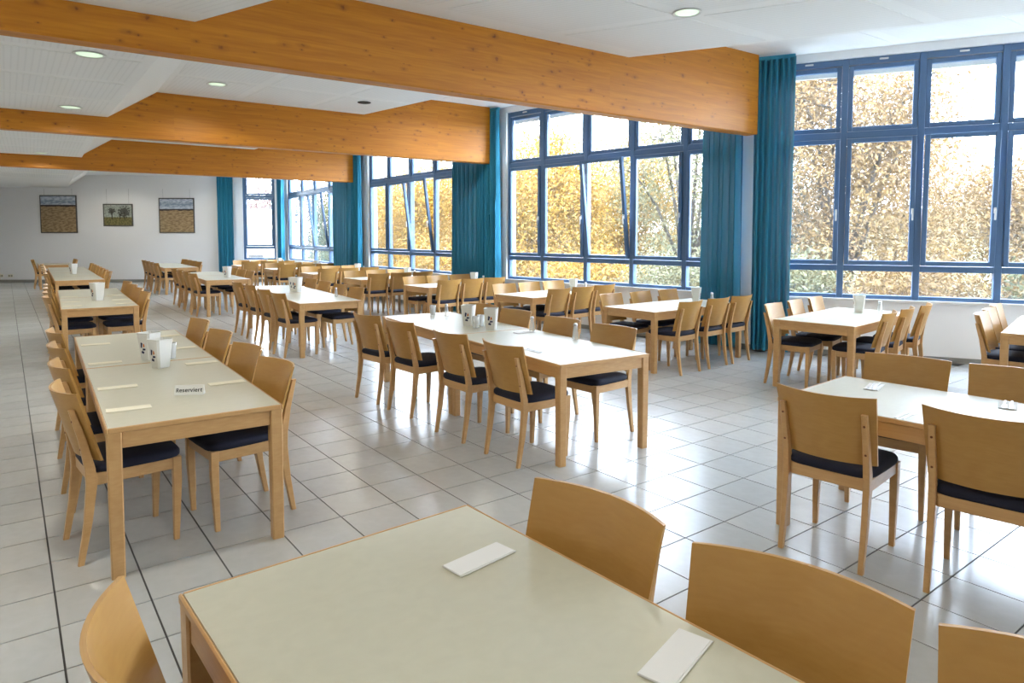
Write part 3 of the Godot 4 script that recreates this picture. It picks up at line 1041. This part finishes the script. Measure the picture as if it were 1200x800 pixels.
func set_frame(s: Dictionary) -> Array:      # centre, along, right
	var a := deg_to_rad(s.a)
	return [s.c, Vector2(cos(a), sin(a)), Vector2(sin(a), -cos(a))]

func in_set(s: Dictionary, along: float, right: float) -> Vector2:
	var f := set_frame(s)
	return f[0] + f[1] * along + f[2] * right

func build_furniture() -> void:
	rng.seed = 4711
	make_chair_meshes()
	chair_near = make_chair(true)
	chair_far = make_chair(false)
	# number the sets of each row from the picture wall
	var count := {"aisle": 0, "middle": 0, "window": 0}
	for s in SETS: count[s.row] += 1
	var seen := {"aisle": 0, "middle": 0, "window": 0}
	for s in SETS:
		var at: int = count[s.row] - 1 - seen[s.row]
		seen[s.row] += 1
		s.nth = NTH[at]
		var a := deg_to_rad(s.a)
		var nt: int = s.n
		var piece: float = s.l / nt
		for k in nt:
			var along: float = -s.l / 2.0 + piece * (k + 0.5)
			var label := ""
			if s.row == "window":
				label = "beech table set square to the windows, %s window table from the picture wall" % s.nth
			else:
				label = "beech table in the %s row, %s set from picture wall, %s table in it" % [s.row, s.nth, NTH[nt - 1 - k]]
			make_table(piece - 0.003, s.w, in_set(s, along, 0), a, label, "%s row tables" % s.row)
		if s.get("odd", "") == "B0": continue
		for side in ["L", "R"]:
			var seats: Array = s[side]
			var side_name := ""
			if s.row == "window": side_name = "picture wall side" if side == "L" else "far side from the pictures"
			else: side_name = "side away from windows" if side == "L" else "window side"
			for k in seats.size():
				var e: Array = seats[k]
				var out: float = e[1] - 0.265
				var p := in_set(s, e[0], out if side == "R" else -out)
				var turn := (a if side == "R" else a + PI) + deg_to_rad((e[2] if e.size() > 2 else s.get("tw", 0.0)) + rng.randf_range(-2.5, 2.5))
				var label := ""
				if s.row == "window":
					label = "beech chair, %s of %s window table, %s from glass" % [side_name, s.nth, NTH[seats.size() - 1 - k]]
				else:
					label = "beech chair, %s, %s row, %s set from pictures, %s seat from them" % [side_name, s.row, s.nth, NTH[seats.size() - 1 - k]]
				place_chair(chair_near if s.get("near", false) else chair_far, p, turn, label, "%s row chairs" % s.row)
	# the set beside the big foreground table: chairs a little askew
	var b: Dictionary = SETS[5]
	var ba := deg_to_rad(b.a)
	var extra := [["L", 1.31, 0.66, 3.0, "first", "side away from windows"], ["L", 0.69, 0.57, 6.0, "second", "side away from windows"], ["R", 1.35, 0.66, 6.0, "first", "window side"], ["R", 0.80, 0.72, 6.0, "second", "window side"], ["R", 0.34, 0.74, 6.0, "third", "window side"]]
	for e in extra:
		var out: float = e[2] - 0.265
		var p := in_set(b, e[1], out if e[0] == "R" else -out)
		var turn: float = (ba if e[0] == "R" else ba + PI) + deg_to_rad(e[3])
		place_chair(chair_near, p, turn, "beech chair, %s, middle row, %s set from pictures, %s seat from them" % [e[5], b.nth, e[4]], "middle row chairs")
	chair_near.free()
	chair_far.free()

# ------------------------------------------------------------------ things on the tables
func on_table(s: Dictionary, along: float, right: float) -> Vector3:
	return P(in_set(s, along, right), TABLE_H + 0.0002)

var proto := {}

func bucket(label: String, at: Vector3, turn: float, sc := 1.0) -> void:
	if not proto.has("bucket"):
		var st := begin()
		var rr := []
		for e in [[0.084, 0.0], [0.086, 0.004], [0.118, 0.186], [0.122, 0.19], [0.114, 0.19], [0.083, 0.008]]:
			rr.append(rect_ring(Vector3(0, e[1], 0), e[0], e[0], 0.012))
		loft(st, rr)
		proto.bucket = done(st)
	var o := thing("cutlery_holder", label, "holder", at, turn, "white holders on the tables")
	o.scale = Vector3.ONE * sc
	part("body", proto.bucket, M.ceramic, o)
	# printed emblem: a dark upright figure with an orange head
	for s in [0, 1]:
		var b := Basis(Vector3.UP, s * PI) * Basis(Vector3.RIGHT, 0.088)
		var off := Basis(Vector3.UP, s * PI) * Vector3(0, 0.10, 0.0525)
		var st := begin()
		quad(st, Vector3(-0.020, -0.050, 0), Vector3(0.004, -0.056, 0), Vector3(0.008, -0.040, 0), Vector3(-0.014, -0.034, 0))
		quad(st, Vector3(-0.008, -0.032, 0), Vector3(0.020, -0.030, 0), Vector3(0.022, -0.018, 0), Vector3(-0.002, -0.016, 0))
		quad(st, Vector3(-0.022, -0.012, 0), Vector3(-0.010, -0.014, 0), Vector3(-0.002, 0.020, 0), Vector3(-0.018, 0.026, 0))
		part("printed_emblem", done(st), M.print_blue, o, Transform3D(b, off))
		st = begin()
		quad(st, Vector3(0.000, -0.010, 0), Vector3(0.016, -0.004, 0), Vector3(0.012, 0.018, 0), Vector3(0.002, 0.014, 0))
		part("printed_emblem", done(st), M.print_orange, o, Transform3D(b, off))

func shaker(label: String, at: Vector3, sc := 1.0) -> void:
	if not proto.has("shaker"):
		proto.shaker = lathe([[0.020, 0.0], [0.023, 0.004], [0.021, 0.04], [0.014, 0.085], [0.013, 0.095]], 14)
		proto.cap = lathe([[0.015, 0.095], [0.015, 0.108], [0.010, 0.115], [0.001, 0.117]], 14)
	var o := thing("salt_shaker", label, "shaker", at, 0.0, "glass shakers on the tables")
	o.scale = Vector3.ONE * sc
	part("bottle", proto.shaker, M.frost, o)
	part("cap", proto.cap, M.steel, o)

func napkin(label: String, at: Vector3, turn: float, group: String, m: Material) -> void:
	if not proto.has("napkin"):
		var st := begin()
		cbox(st, Vector3(0, 0.0015, 0), Vector3(0.20, 0.002, 0.078), 0.0008)
		cbox(st, Vector3(0.002, 0.0032, 0.002), Vector3(0.195, 0.002, 0.074), 0.0008, Transform3D(Basis(Vector3.BACK, 0.006), Vector3.ZERO))
		proto.napkin = done(st)
	var o := thing("paper_napkin", label, "napkin", at, turn, group)
	part("folded_paper", proto.napkin, m, o)

func cutlery(label: String, at: Vector3, turn: float) -> void:
	if not proto.has("knife"):
		var st := begin()
		loft(st, [rect_ring(Vector3.ZERO, 0.012, 0.003, 0.001), rect_ring(Vector3(0, 0.09, 0), 0.009, 0.004, 0.001), rect_ring(Vector3(0, 0.10, 0), 0.018, 0.002, 0.0005), rect_ring(Vector3(0, 0.19, 0), 0.016, 0.002, 0.0005), rect_ring(Vector3(0, 0.21, 0), 0.004, 0.002, 0.0005)])
		proto.knife = done(st)
		st = begin()
		loft(st, [rect_ring(Vector3.ZERO, 0.013, 0.003, 0.001), rect_ring(Vector3(0, 0.10, 0), 0.007, 0.004, 0.001), rect_ring(Vector3(0, 0.13, 0), 0.022, 0.003, 0.001), rect_ring(Vector3(0, 0.15, 0), 0.024, 0.003, 0.001)])
		for k in 4: cbox(st, Vector3(-0.009 + 0.006 * k, 0.172, 0), Vector3(0.003, 0.045, 0.002), 0.0005)
		proto.fork = done(st)
	var o := thing("cutlery_set", label, "cutlery", at, turn, "cutlery laid on napkins")
	part("knife", proto.knife, M.steel, o, Transform3D(Basis(Vector3.RIGHT, -PI / 2), Vector3(-0.014, 0.0022, 0.10)))
	part("fork", proto.fork, M.steel, o, Transform3D(Basis(Vector3.RIGHT, -PI / 2), Vector3(0.014, 0.0022, 0.09)))


func tumbler(label: String, at: Vector3) -> void:
	if not proto.has("tumbler"):
		proto.tumbler = lathe([[0.028, 0.0], [0.030, 0.004], [0.036, 0.11], [0.034, 0.11], [0.028, 0.010], [0.001, 0.008]], 18)
	var o := thing("drinking_glass", label, "glass", at, 0.0, "glasses on the tables")
	part("glass", proto.tumbler, M.frost, o)

func build_table_things() -> void:
	var a1: Dictionary = SETS[0]
	var a2: Dictionary = SETS[1]
	var a3: Dictionary = SETS[2]
	var a4: Dictionary = SETS[3]
	var b0: Dictionary = SETS[5]
	var b1: Dictionary = SETS[6]
	var b2: Dictionary = SETS[7]
	var b3: Dictionary = SETS[8]
	var ra := func(s: Dictionary) -> float: return deg_to_rad(s.a)
	# foreground table: two folded napkins on the window side
	napkin("folded white napkin on the large bare table, closer to its far end", on_table(a1, 1.57, 0.24), ra.call(a1) + PI / 2 + 0.10, "napkins on the large table", M.napkin)
	napkin("crumpled-edge white napkin on the large bare table, before the second chair", on_table(a1, 0.97, 0.30), ra.call(a1) + PI / 2 + 0.22, "napkins on the large table", M.napkin)
	# reserved table: cream napkins at every seat
	for side in [-1, 1]:
		for k in 4:
			var al: float = [-1.33, -0.75, 0.15, 1.10][k] if side < 0 else [-0.98, -0.22, 0.52, 1.28][k]
			napkin("cream folded napkin on the table with the reserved sign, %s seat, %s" % [NTH[3 - k], "window side" if side > 0 else "aisle side"], on_table(a2, al, side * 0.27), ra.call(a2) + PI / 2 + 0.03 * side, "cream napkins on the reserved table", M.paper)
			if k < 3:
				napkin("cream folded napkin on the third aisle table set, %s seat, %s" % [NTH[3 - k], "window side" if side > 0 else "aisle side"], on_table(a3, [-1.3, -0.7, 0.2][k], side * 0.28), ra.call(a3) + PI / 2, "cream napkins on the aisle tables", M.paper)
	bucket("white printed holder on the table with the reserved sign, next to the seam", on_table(a2, -0.22, 0.02), ra.call(a2) + 0.5)
	bucket("white printed holder just beyond the seam of the reserved table", on_table(a2, 0.15, 0.0), ra.call(a2) + 0.6)
	tumbler("drinking glass behind the white holders on the reserved table", on_table(a2, 0.10, 0.13))
	bucket("tall white holder alone on the aisle table set third from the pictures", on_table(a3, -0.62, 0.02), ra.call(a3) + 0.4, 1.25)
	bucket("white holder on the longest aisle table", on_table(a4, -0.6, 0.0), ra.call(a4) + 0.4, 1.2)
	# reserved sign
	var sg := thing("reserved_sign", "white tent card reading Reserviert on the aisle row table", "sign", on_table(a2, -1.16, 0.04), 0.16)
	var st := begin()
	prism_x(st, 0.075, [Vector2(-0.022, 0), Vector2(0.022, 0), Vector2(0.003, 0.052), Vector2(-0.003, 0.052)])
	part("card", done(st), M.ceramic, sg)
	var tm := TextMesh.new()
	tm.text = "Reserviert"
	tm.font_size = 26
	tm.pixel_size = 0.00105
	tm.depth = 0.0006
	var sf := SystemFont.new()
	sf.font_names = PackedStringArray(["Droid Sans"])
	sf.font_weight = 700
	tm.font = sf
	part("lettering", tm, M.ink, sg, Transform3D(Basis(Vector3.RIGHT, -0.35), Vector3(0, 0.025, 0.0134)))
	# middle row, table with eight chairs
	bucket("white flared holder on the middle row table, beside the seam, nearer the pictures", on_table(b1, 0.46, 0.02), ra.call(b1) + 0.8, 1.06)
	bucket("white flared holder with dark emblem on the middle row table", on_table(b1, 0.10, 0.06), ra.call(b1) + 0.9, 1.06)
	for e in [[0.36, 0.10], [0.28, 0.0], [0.22, 0.12]]: tumbler("drinking glass between the two flared holders", on_table(b1, e[0], e[1]))
	shaker("glass shaker close to the picture end of the eight-chair middle table", on_table(b1, 1.25, 0.18), 1.15)
	shaker("glass shaker near the third window-side chair of the middle table", on_table(b1, -0.16, 0.34), 1.15)
	shaker("glass shaker between the last two window-side chairs of the middle table", on_table(b1, -0.78, 0.36), 1.2)
	tumbler("upturned drinking glass at the picture end of the eight-chair middle table", on_table(b1, 1.42, 0.10))
	napkin("white napkin with cutlery near the flared holders", on_table(b1, -0.22, 0.22), ra.call(b1) + PI / 2, "napkins with cutlery", M.napkin)
	cutlery("knife and fork on napkin near the flared holders", on_table(b1, -0.22, 0.22) + Vector3(0, 0.0044, 0), ra.call(b1))
	cutlery("knife and fork lying on the bare end of the eight-chair middle table", on_table(b1, -1.05, -0.25), ra.call(b1) - PI / 2)
	# middle row, set beside the foreground table
	for e in [[1.40, 0.22, "first"], [0.78, 0.30, "second"]]:
		napkin("white napkin under cutlery, %s window-side seat of the set beside the large table" % e[2], on_table(b0, e[0], e[1]), ra.call(b0) + PI / 2 + 0.2, "napkins with cutlery", M.napkin)
		cutlery("knife and fork on napkin, %s window-side seat of the set beside large table" % e[2], on_table(b0, e[0], e[1]) + Vector3(0, 0.0044, 0), ra.call(b0) + 0.2)
	cutlery("knife and fork on the bare side of the set beside the large table", on_table(b0, 1.05, -0.30), ra.call(b0) + PI)
	bucket("white holder on the middle row table with glossy glare, third from the pictures", on_table(b2, 0.15, 0.02), ra.call(b2) + 0.7, 1.2)
	bucket("second white holder on the third middle row table set", on_table(b2, 0.45, 0.05), ra.call(b2) + 0.7, 1.1)
	shaker("shaker at the chair side of the third middle row table set", on_table(b2, -0.9, 0.3), 1.1)
	bucket("white holder on the second middle row table set from the pictures", on_table(b3, -0.9, 0.12), ra.call(b3) + 0.7, 1.2)
	# window tables: holder and shaker at the glass end
	for k in range(11, 19):
		var s: Dictionary = SETS[k]
		bucket("white holder at the glass end of the %s window table from the pictures" % s.nth, on_table(s, 0.46, -0.02), ra.call(s) + 0.5)
		shaker("glass shaker at the glass end of the %s window table from the pictures" % s.nth, on_table(s, 0.52, 0.18), 1.2)
		if k < 14:
			napkin("white napkin on the %s window table from the pictures" % s.nth, on_table(s, -0.42, -0.26), ra.call(s), "napkins on the window tables", M.napkin)

func prism_x(st: SurfaceTool, half: float, prof: Array) -> void:    # profile in (z, y), counter-clockwise from +x
	var n := prof.size()
	var a := []
	var b := []
	for p in prof:
		a.append(Vector3(half, p.y, -p.x))
		b.append(Vector3(-half, p.y, -p.x))
	for i in n:
		var j := (i + 1) % n
		quad(st, a[i], b[i], b[j], a[j])
	for i in range(1, n - 1):
		tri(st, a[0], a[i], a[i + 1])
		tri(st, b[0], b[i + 1], b[i])

# ------------------------------------------------------------------ outdoors
var clump_mesh: ArrayMesh

func make_clump() -> void:
	var st := begin()
	var r := RandomNumberGenerator.new()
	r.seed = 5
	for k in 44:
		var c := Vector3(r.randfn(), r.randfn() * 0.8, r.randfn()) * 0.21
		var d := Vector3(r.randfn(), r.randfn(), r.randfn()).normalized()
		var u := d.cross(Vector3(r.randfn(), r.randfn(), r.randfn())).normalized()
		var l := r.randf_range(0.032, 0.062)
		var w := l * 0.36
		var v := r.randf_range(0.72, 1.0)
		st.set_color(Color(v, v, v))
		quad(st, c - d * l, c + u * w, c + d * l, c - u * w)
	clump_mesh = done(st)

func foliage(o: Node3D, spots: Array, cols: Array, r: RandomNumberGenerator, sc: float) -> void:
	var mm := MultiMesh.new()
	mm.transform_format = MultiMesh.TRANSFORM_3D
	mm.use_colors = true
	mm.mesh = clump_mesh
	mm.instance_count = spots.size()
	for i in spots.size():
		var b := Basis.from_euler(Vector3(r.randf() * TAU, r.randf() * TAU, r.randf() * TAU)).scaled(Vector3.ONE * sc * r.randf_range(0.75, 1.3))
		mm.set_instance_transform(i, Transform3D(b, spots[i]))
		var c: Color = cols[r.randi() % cols.size()]
		mm.set_instance_color(i, c.lerp(cols[0], 0.3))
	var f := MultiMeshInstance3D.new()
	f.name = "foliage"
	f.multimesh = mm
	f.material_override = M.leaf
	o.add_child(f, true)
	f.set_meta("kind", "stuff")

# broadleaf tree: forking branches with clumps of leaves round the twigs
func tree(label: String, p: Vector2, ground: float, height: float, spread: float, clumps: int, cols: Array, seed_: int, sc := 1.0) -> void:
	var r := RandomNumberGenerator.new()
	r.seed = seed_
	var o := thing("broadleaf_tree", label, "tree", P(p, ground), 0.0, "autumn trees outside the windows")
	var st := begin(true)
	var twigs := []
	var fork := height * 0.22
	tube(st, Vector3(0, -0.2, 0), Vector3(0.05, fork, 0), height * 0.017, height * 0.013, 9)
	var nb := 9
	for k in nb:
		var az := TAU * k / nb + r.randf_range(-0.3, 0.3)
		var base := Vector3(0.05, fork * r.randf_range(0.75, 1.05), 0)
		var lift := r.randf_range(0.25, 1.0)
		var tip := Vector3(cos(az) * spread * (1.1 - 0.6 * lift) * r.randf_range(0.7, 1.0), lerpf(fork * 1.3, height * 0.95, lift), sin(az) * spread * (1.1 - 0.6 * lift) * r.randf_range(0.7, 1.0))
		var elbow := base.lerp(tip, 0.5) + Vector3(0, height * 0.05, 0)
		tube(st, base, elbow, height * 0.008, height * 0.005, 6)
		tube(st, elbow, tip, height * 0.005, height * 0.0015, 5)
		for j in 5:
			var f := r.randf_range(0.25, 1.0)
			var q0 := elbow.lerp(tip, f)
			var q1 := q0 + Vector3(r.randfn(), r.randfn() * 0.6 + 0.15, r.randfn()) * spread * 0.22
			tube(st, q0, q1, height * 0.003, height * 0.001, 4)
			twigs.append([q0, q1])
		twigs.append([elbow, tip])
	part("trunk", done(st), M.bark, o)
	var spots := []
	for k in clumps:
		if r.randf() < 0.6:
			var e := Vector3(r.randfn(), r.randfn(), r.randfn()).normalized() * pow(r.randf(), 0.42)
			spots.append(Vector3(e.x * spread, height * (0.53 + 0.45 * e.y), e.z * spread))
			continue
		var t: Array = twigs[r.randi() % twigs.size()]
		var c: Vector3 = t[0].lerp(t[1], r.randf_range(0.1, 1.1))
		spots.append(c + Vector3(r.randfn(), r.randfn(), r.randfn()) * spread * 0.13)
	foliage(o, spots, cols, r, sc)

func shrub(label: String, p: Vector2, ground: float, size: Vector3, clumps: int, cols: Array, seed_: int) -> void:
	var r := RandomNumberGenerator.new()
	r.seed = seed_
	var o := thing("shrub", label, "shrub", P(p, ground), 0.0, "shrubs outside the windows")
	var st := begin()
	for k in 7:
		tube(st, Vector3(r.randfn() * 0.1, -0.1, r.randfn() * 0.1), Vector3(r.randfn() * size.x * 0.3, size.y * 0.8, r.randfn() * size.z * 0.3), 0.03, 0.008, 5)
	part("stems", done(st), M.bark, o)
	var spots := []
	for k in clumps:
		var v := Vector3(r.randfn(), r.randfn(), r.randfn()).normalized() * pow(r.randf(), 0.4)
		spots.append(Vector3(v.x * size.x * 0.5, size.y * (0.5 + 0.5 * v.y), v.z * size.z * 0.5))
	foliage(o, spots, cols, r, 1.0)

func conifer(label: String, p: Vector2, ground: float, height: float, spread: float, seed_: int) -> void:
	var r := RandomNumberGenerator.new()
	r.seed = seed_
	var o := thing("conifer", label, "tree", P(p, ground))
	var st := begin()
	tube(st, Vector3(0, -0.2, 0), Vector3(0, height, 0), height * 0.02, 0.02, 8)
	var spots := []
	var y := height * 0.12
	while y < height * 0.98:
		var rad := spread * (1.0 - y / height)
		var n := int(5 + rad * 4)
		var ph := r.randf() * TAU
		for k in n:
			var az := ph + TAU * k / n
			var tip := Vector3(cos(az) * rad, y - rad * 0.18, sin(az) * rad)
			tube(st, Vector3(0, y, 0), tip, 0.03, 0.008, 4)
			for j in int(3 + rad * 3):
				var c := Vector3(0, y, 0).lerp(tip, r.randf_range(0.25, 1.05))
				spots.append(c + Vector3(r.randfn(), r.randfn() * 0.7 - 0.4, r.randfn()) * 0.14)
		y += height * 0.045
	part("trunk", done(st), M.bark, o)
	foliage(o, spots, [Color(0.025, 0.045, 0.028), Color(0.035, 0.06, 0.038), Color(0.02, 0.035, 0.028)], r, 1.0)

func build_outdoors() -> void:
	make_clump()
	var g := structure("ground")
	var st := begin()
	# lawn that falls away from the house, then a far hill
	var grid := func(i: int, j: int) -> Vector3:
		var x := -90.0 + i * 6.0
		var z := -10.0 + j * 6.0
		var away := maxf(0.0, (Vector2(x, z) - Vector2(-0.3, 12.8)).dot(-BEAM_DIR))
		var y := -0.9 - 0.03 * minf(away, 40.0)
		if away > 60.0: y += (away - 60.0) * 0.10
		y += 0.25 * sin(x * 0.21) * cos(z * 0.17)
		return Vector3(x, minf(y, -0.5) if away < 60 else y, -z)
	for i in 36:
		for j in 26:
			var a: Vector3 = grid.call(i, j)
			var b: Vector3 = grid.call(i + 1, j)
			var c: Vector3 = grid.call(i + 1, j + 1)
			var d: Vector3 = grid.call(i, j + 1)
			quad(st, a, b, c, d)
	part("lawn", done(st), M.grass, g)
	# pale paved terrace along the window wall
	st = begin()
	var edge := PackedVector2Array()
	for p in [E_BACK, EP[0], EP[1], EP[2], EP[3], EP[4] + ROW_DIR * 2.0]: edge.append(p)
	for p in [EP[4] + ROW_DIR * 2.0, EP[3], EP[2], EP[1], EP[0], E_BACK]: edge.append(p - BEAM_DIR * 3.4 + Vector2(0.6, 0))
	prism(st, edge, -1.3, -0.45)
	part("terrace", done(st), M.paving, g)
	var tan_ := [Color(0.202, 0.113, 0.030), Color(0.236, 0.144, 0.043), Color(0.142, 0.077, 0.020), Color(0.272, 0.171, 0.055), Color(0.101, 0.055, 0.015)]
	var gold := [Color(0.393, 0.205, 0.017), Color(0.445, 0.255, 0.034), Color(0.256, 0.139, 0.017), Color(0.162, 0.127, 0.019), Color(0.478, 0.301, 0.068)]
	var pale := [Color(0.150, 0.145, 0.064), Color(0.173, 0.153, 0.071), Color(0.122, 0.128, 0.061), Color(0.190, 0.150, 0.066)]
	var green := [Color(0.048, 0.058, 0.020), Color(0.078, 0.082, 0.031), Color(0.068, 0.065, 0.020), Color(0.129, 0.105, 0.031)]
	tree("tall tan autumn tree filling the window bay beside the wide curtain", Vector2(7.7, 15.8), -1.6, 9.0, 2.7, 1300, tan_, 101)
	tree("tan autumn tree standing beside the tallest tan tree", Vector2(13.4, 16.4), -1.6, 5.8, 2.7, 1000, tan_, 102)
	tree("brown leaved tree behind the tan trees", Vector2(14.2, 25.4), -1.6, 7.4, 3.6, 1200, tan_, 103)
	tree("rust brown tree in the second line of trees", Vector2(20.5, 22.0), -1.6, 8.0, 3.4, 1300, tan_, 112)
	conifer("dark green conifer glimpsed behind the wide curtain", Vector2(8.2, 20.6), -1.6, 13.0, 2.0, 104)
	tree("golden autumn tree in the window bay between the two larger beams", Vector2(0.6, 19.8), -1.5, 6.4, 2.3, 1700, gold, 105)
	tree("golden tree with orange crown beside the pale green tree", Vector2(3.9, 24.6), -1.5, 7.0, 2.6, 1500, gold, 106)
	tree("pale green thin tree with sparse high twigs", Vector2(5.0, 19.4), -1.5, 8.4, 2.3, 420, pale, 107)
	tree("pale bare-topped tree close to the teal curtain", Vector2(8.6, 29.5), -1.6, 8.0, 2.8, 560, pale, 108)
	tree("yellow tree behind the bay with tilted windows", Vector2(-3.4, 25.2), -1.6, 6.2, 2.2, 1500, gold, 109)
	tree("green and yellow tree next to the tilted window bay", Vector2(-7.4, 31.6), -1.8, 6.2, 2.4, 900, green, 110)
	tree("far yellow tree seen through the tilted windows", Vector2(-1.2, 31.6), -1.8, 7.0, 2.8, 1200, gold, 111)
	var sp := [[Vector2(7.3, 12.2), tan_], [Vector2(10.6, 12.0), tan_], [Vector2(13.2, 11.2), pale], [Vector2(1.9, 16.2), gold], [Vector2(3.6, 14.6), pale], [Vector2(5.5, 13.4), pale], [Vector2(-2.6, 21.0), gold], [Vector2(-6.4, 25.6), green], [Vector2(0.2, 17.6), gold], [Vector2(9.0, 10.4), green], [Vector2(6.2, 16.2), pale], [Vector2(11.8, 14.6), tan_], [Vector2(2.6, 21.6), gold], [Vector2(6.4, 22.4), pale], [Vector2(-1.4, 24.2), gold]]
	var words := ["tan", "brown", "pale olive", "golden", "pale green", "grey green", "yellow", "dark green", "orange", "mixed green", "straw coloured", "rust brown", "bright gold", "faded olive", "amber"]
	for k in sp.size():
		shrub("low %s shrub below the window sills" % words[k], sp[k][0], -1.2, Vector3(2.5, 2.3, 1.9), 420, sp[k][1], 200 + k)
	# far slope with reddish woods beyond the end window
	for k in 7:
		tree("distant reddish tree on the slope beyond the %s stretch of lawn" % NTH[k], Vector2(-30.0 + k * 5.5, 62.0 + 4.0 * (k % 3)), -2.0, 9.0 + k % 3, 4.6, 260, [Color(0.13, 0.075, 0.065), Color(0.14, 0.09, 0.08), Color(0.11, 0.07, 0.06)], 300 + k, 2.4)
	house("white house with a grey roof on the slope beyond the end window", Vector2(-22.5, 52.0), -2.4)

func house(label: String, p: Vector2, ground: float) -> void:
	var o := thing("distant_house", label, "house", P(p, ground), 0.3)
	part("wall", box_mesh(Vector3(9, 3.4, 7), 0.02, Vector3(0, 1.7, 0)), M.white, o)
	var st := begin()
	prism_x(st, 4.9, [Vector2(-3.9, 3.3), Vector2(3.9, 3.3), Vector2(0, 6.0)])
	part("roof", done(st), M.grey, o)
	for k in 3:
		var f := part("window", box_mesh(Vector3(1.1, 1.3, 0.12), 0.01, Vector3(-2.8 + k * 2.8, 1.9, 3.5)), M.picture_edge, o)
		part("pane", box_mesh(Vector3(0.95, 1.15, 0.04), 0, Vector3(-2.8 + k * 2.8, 1.9, 3.57)), M.dark, f)
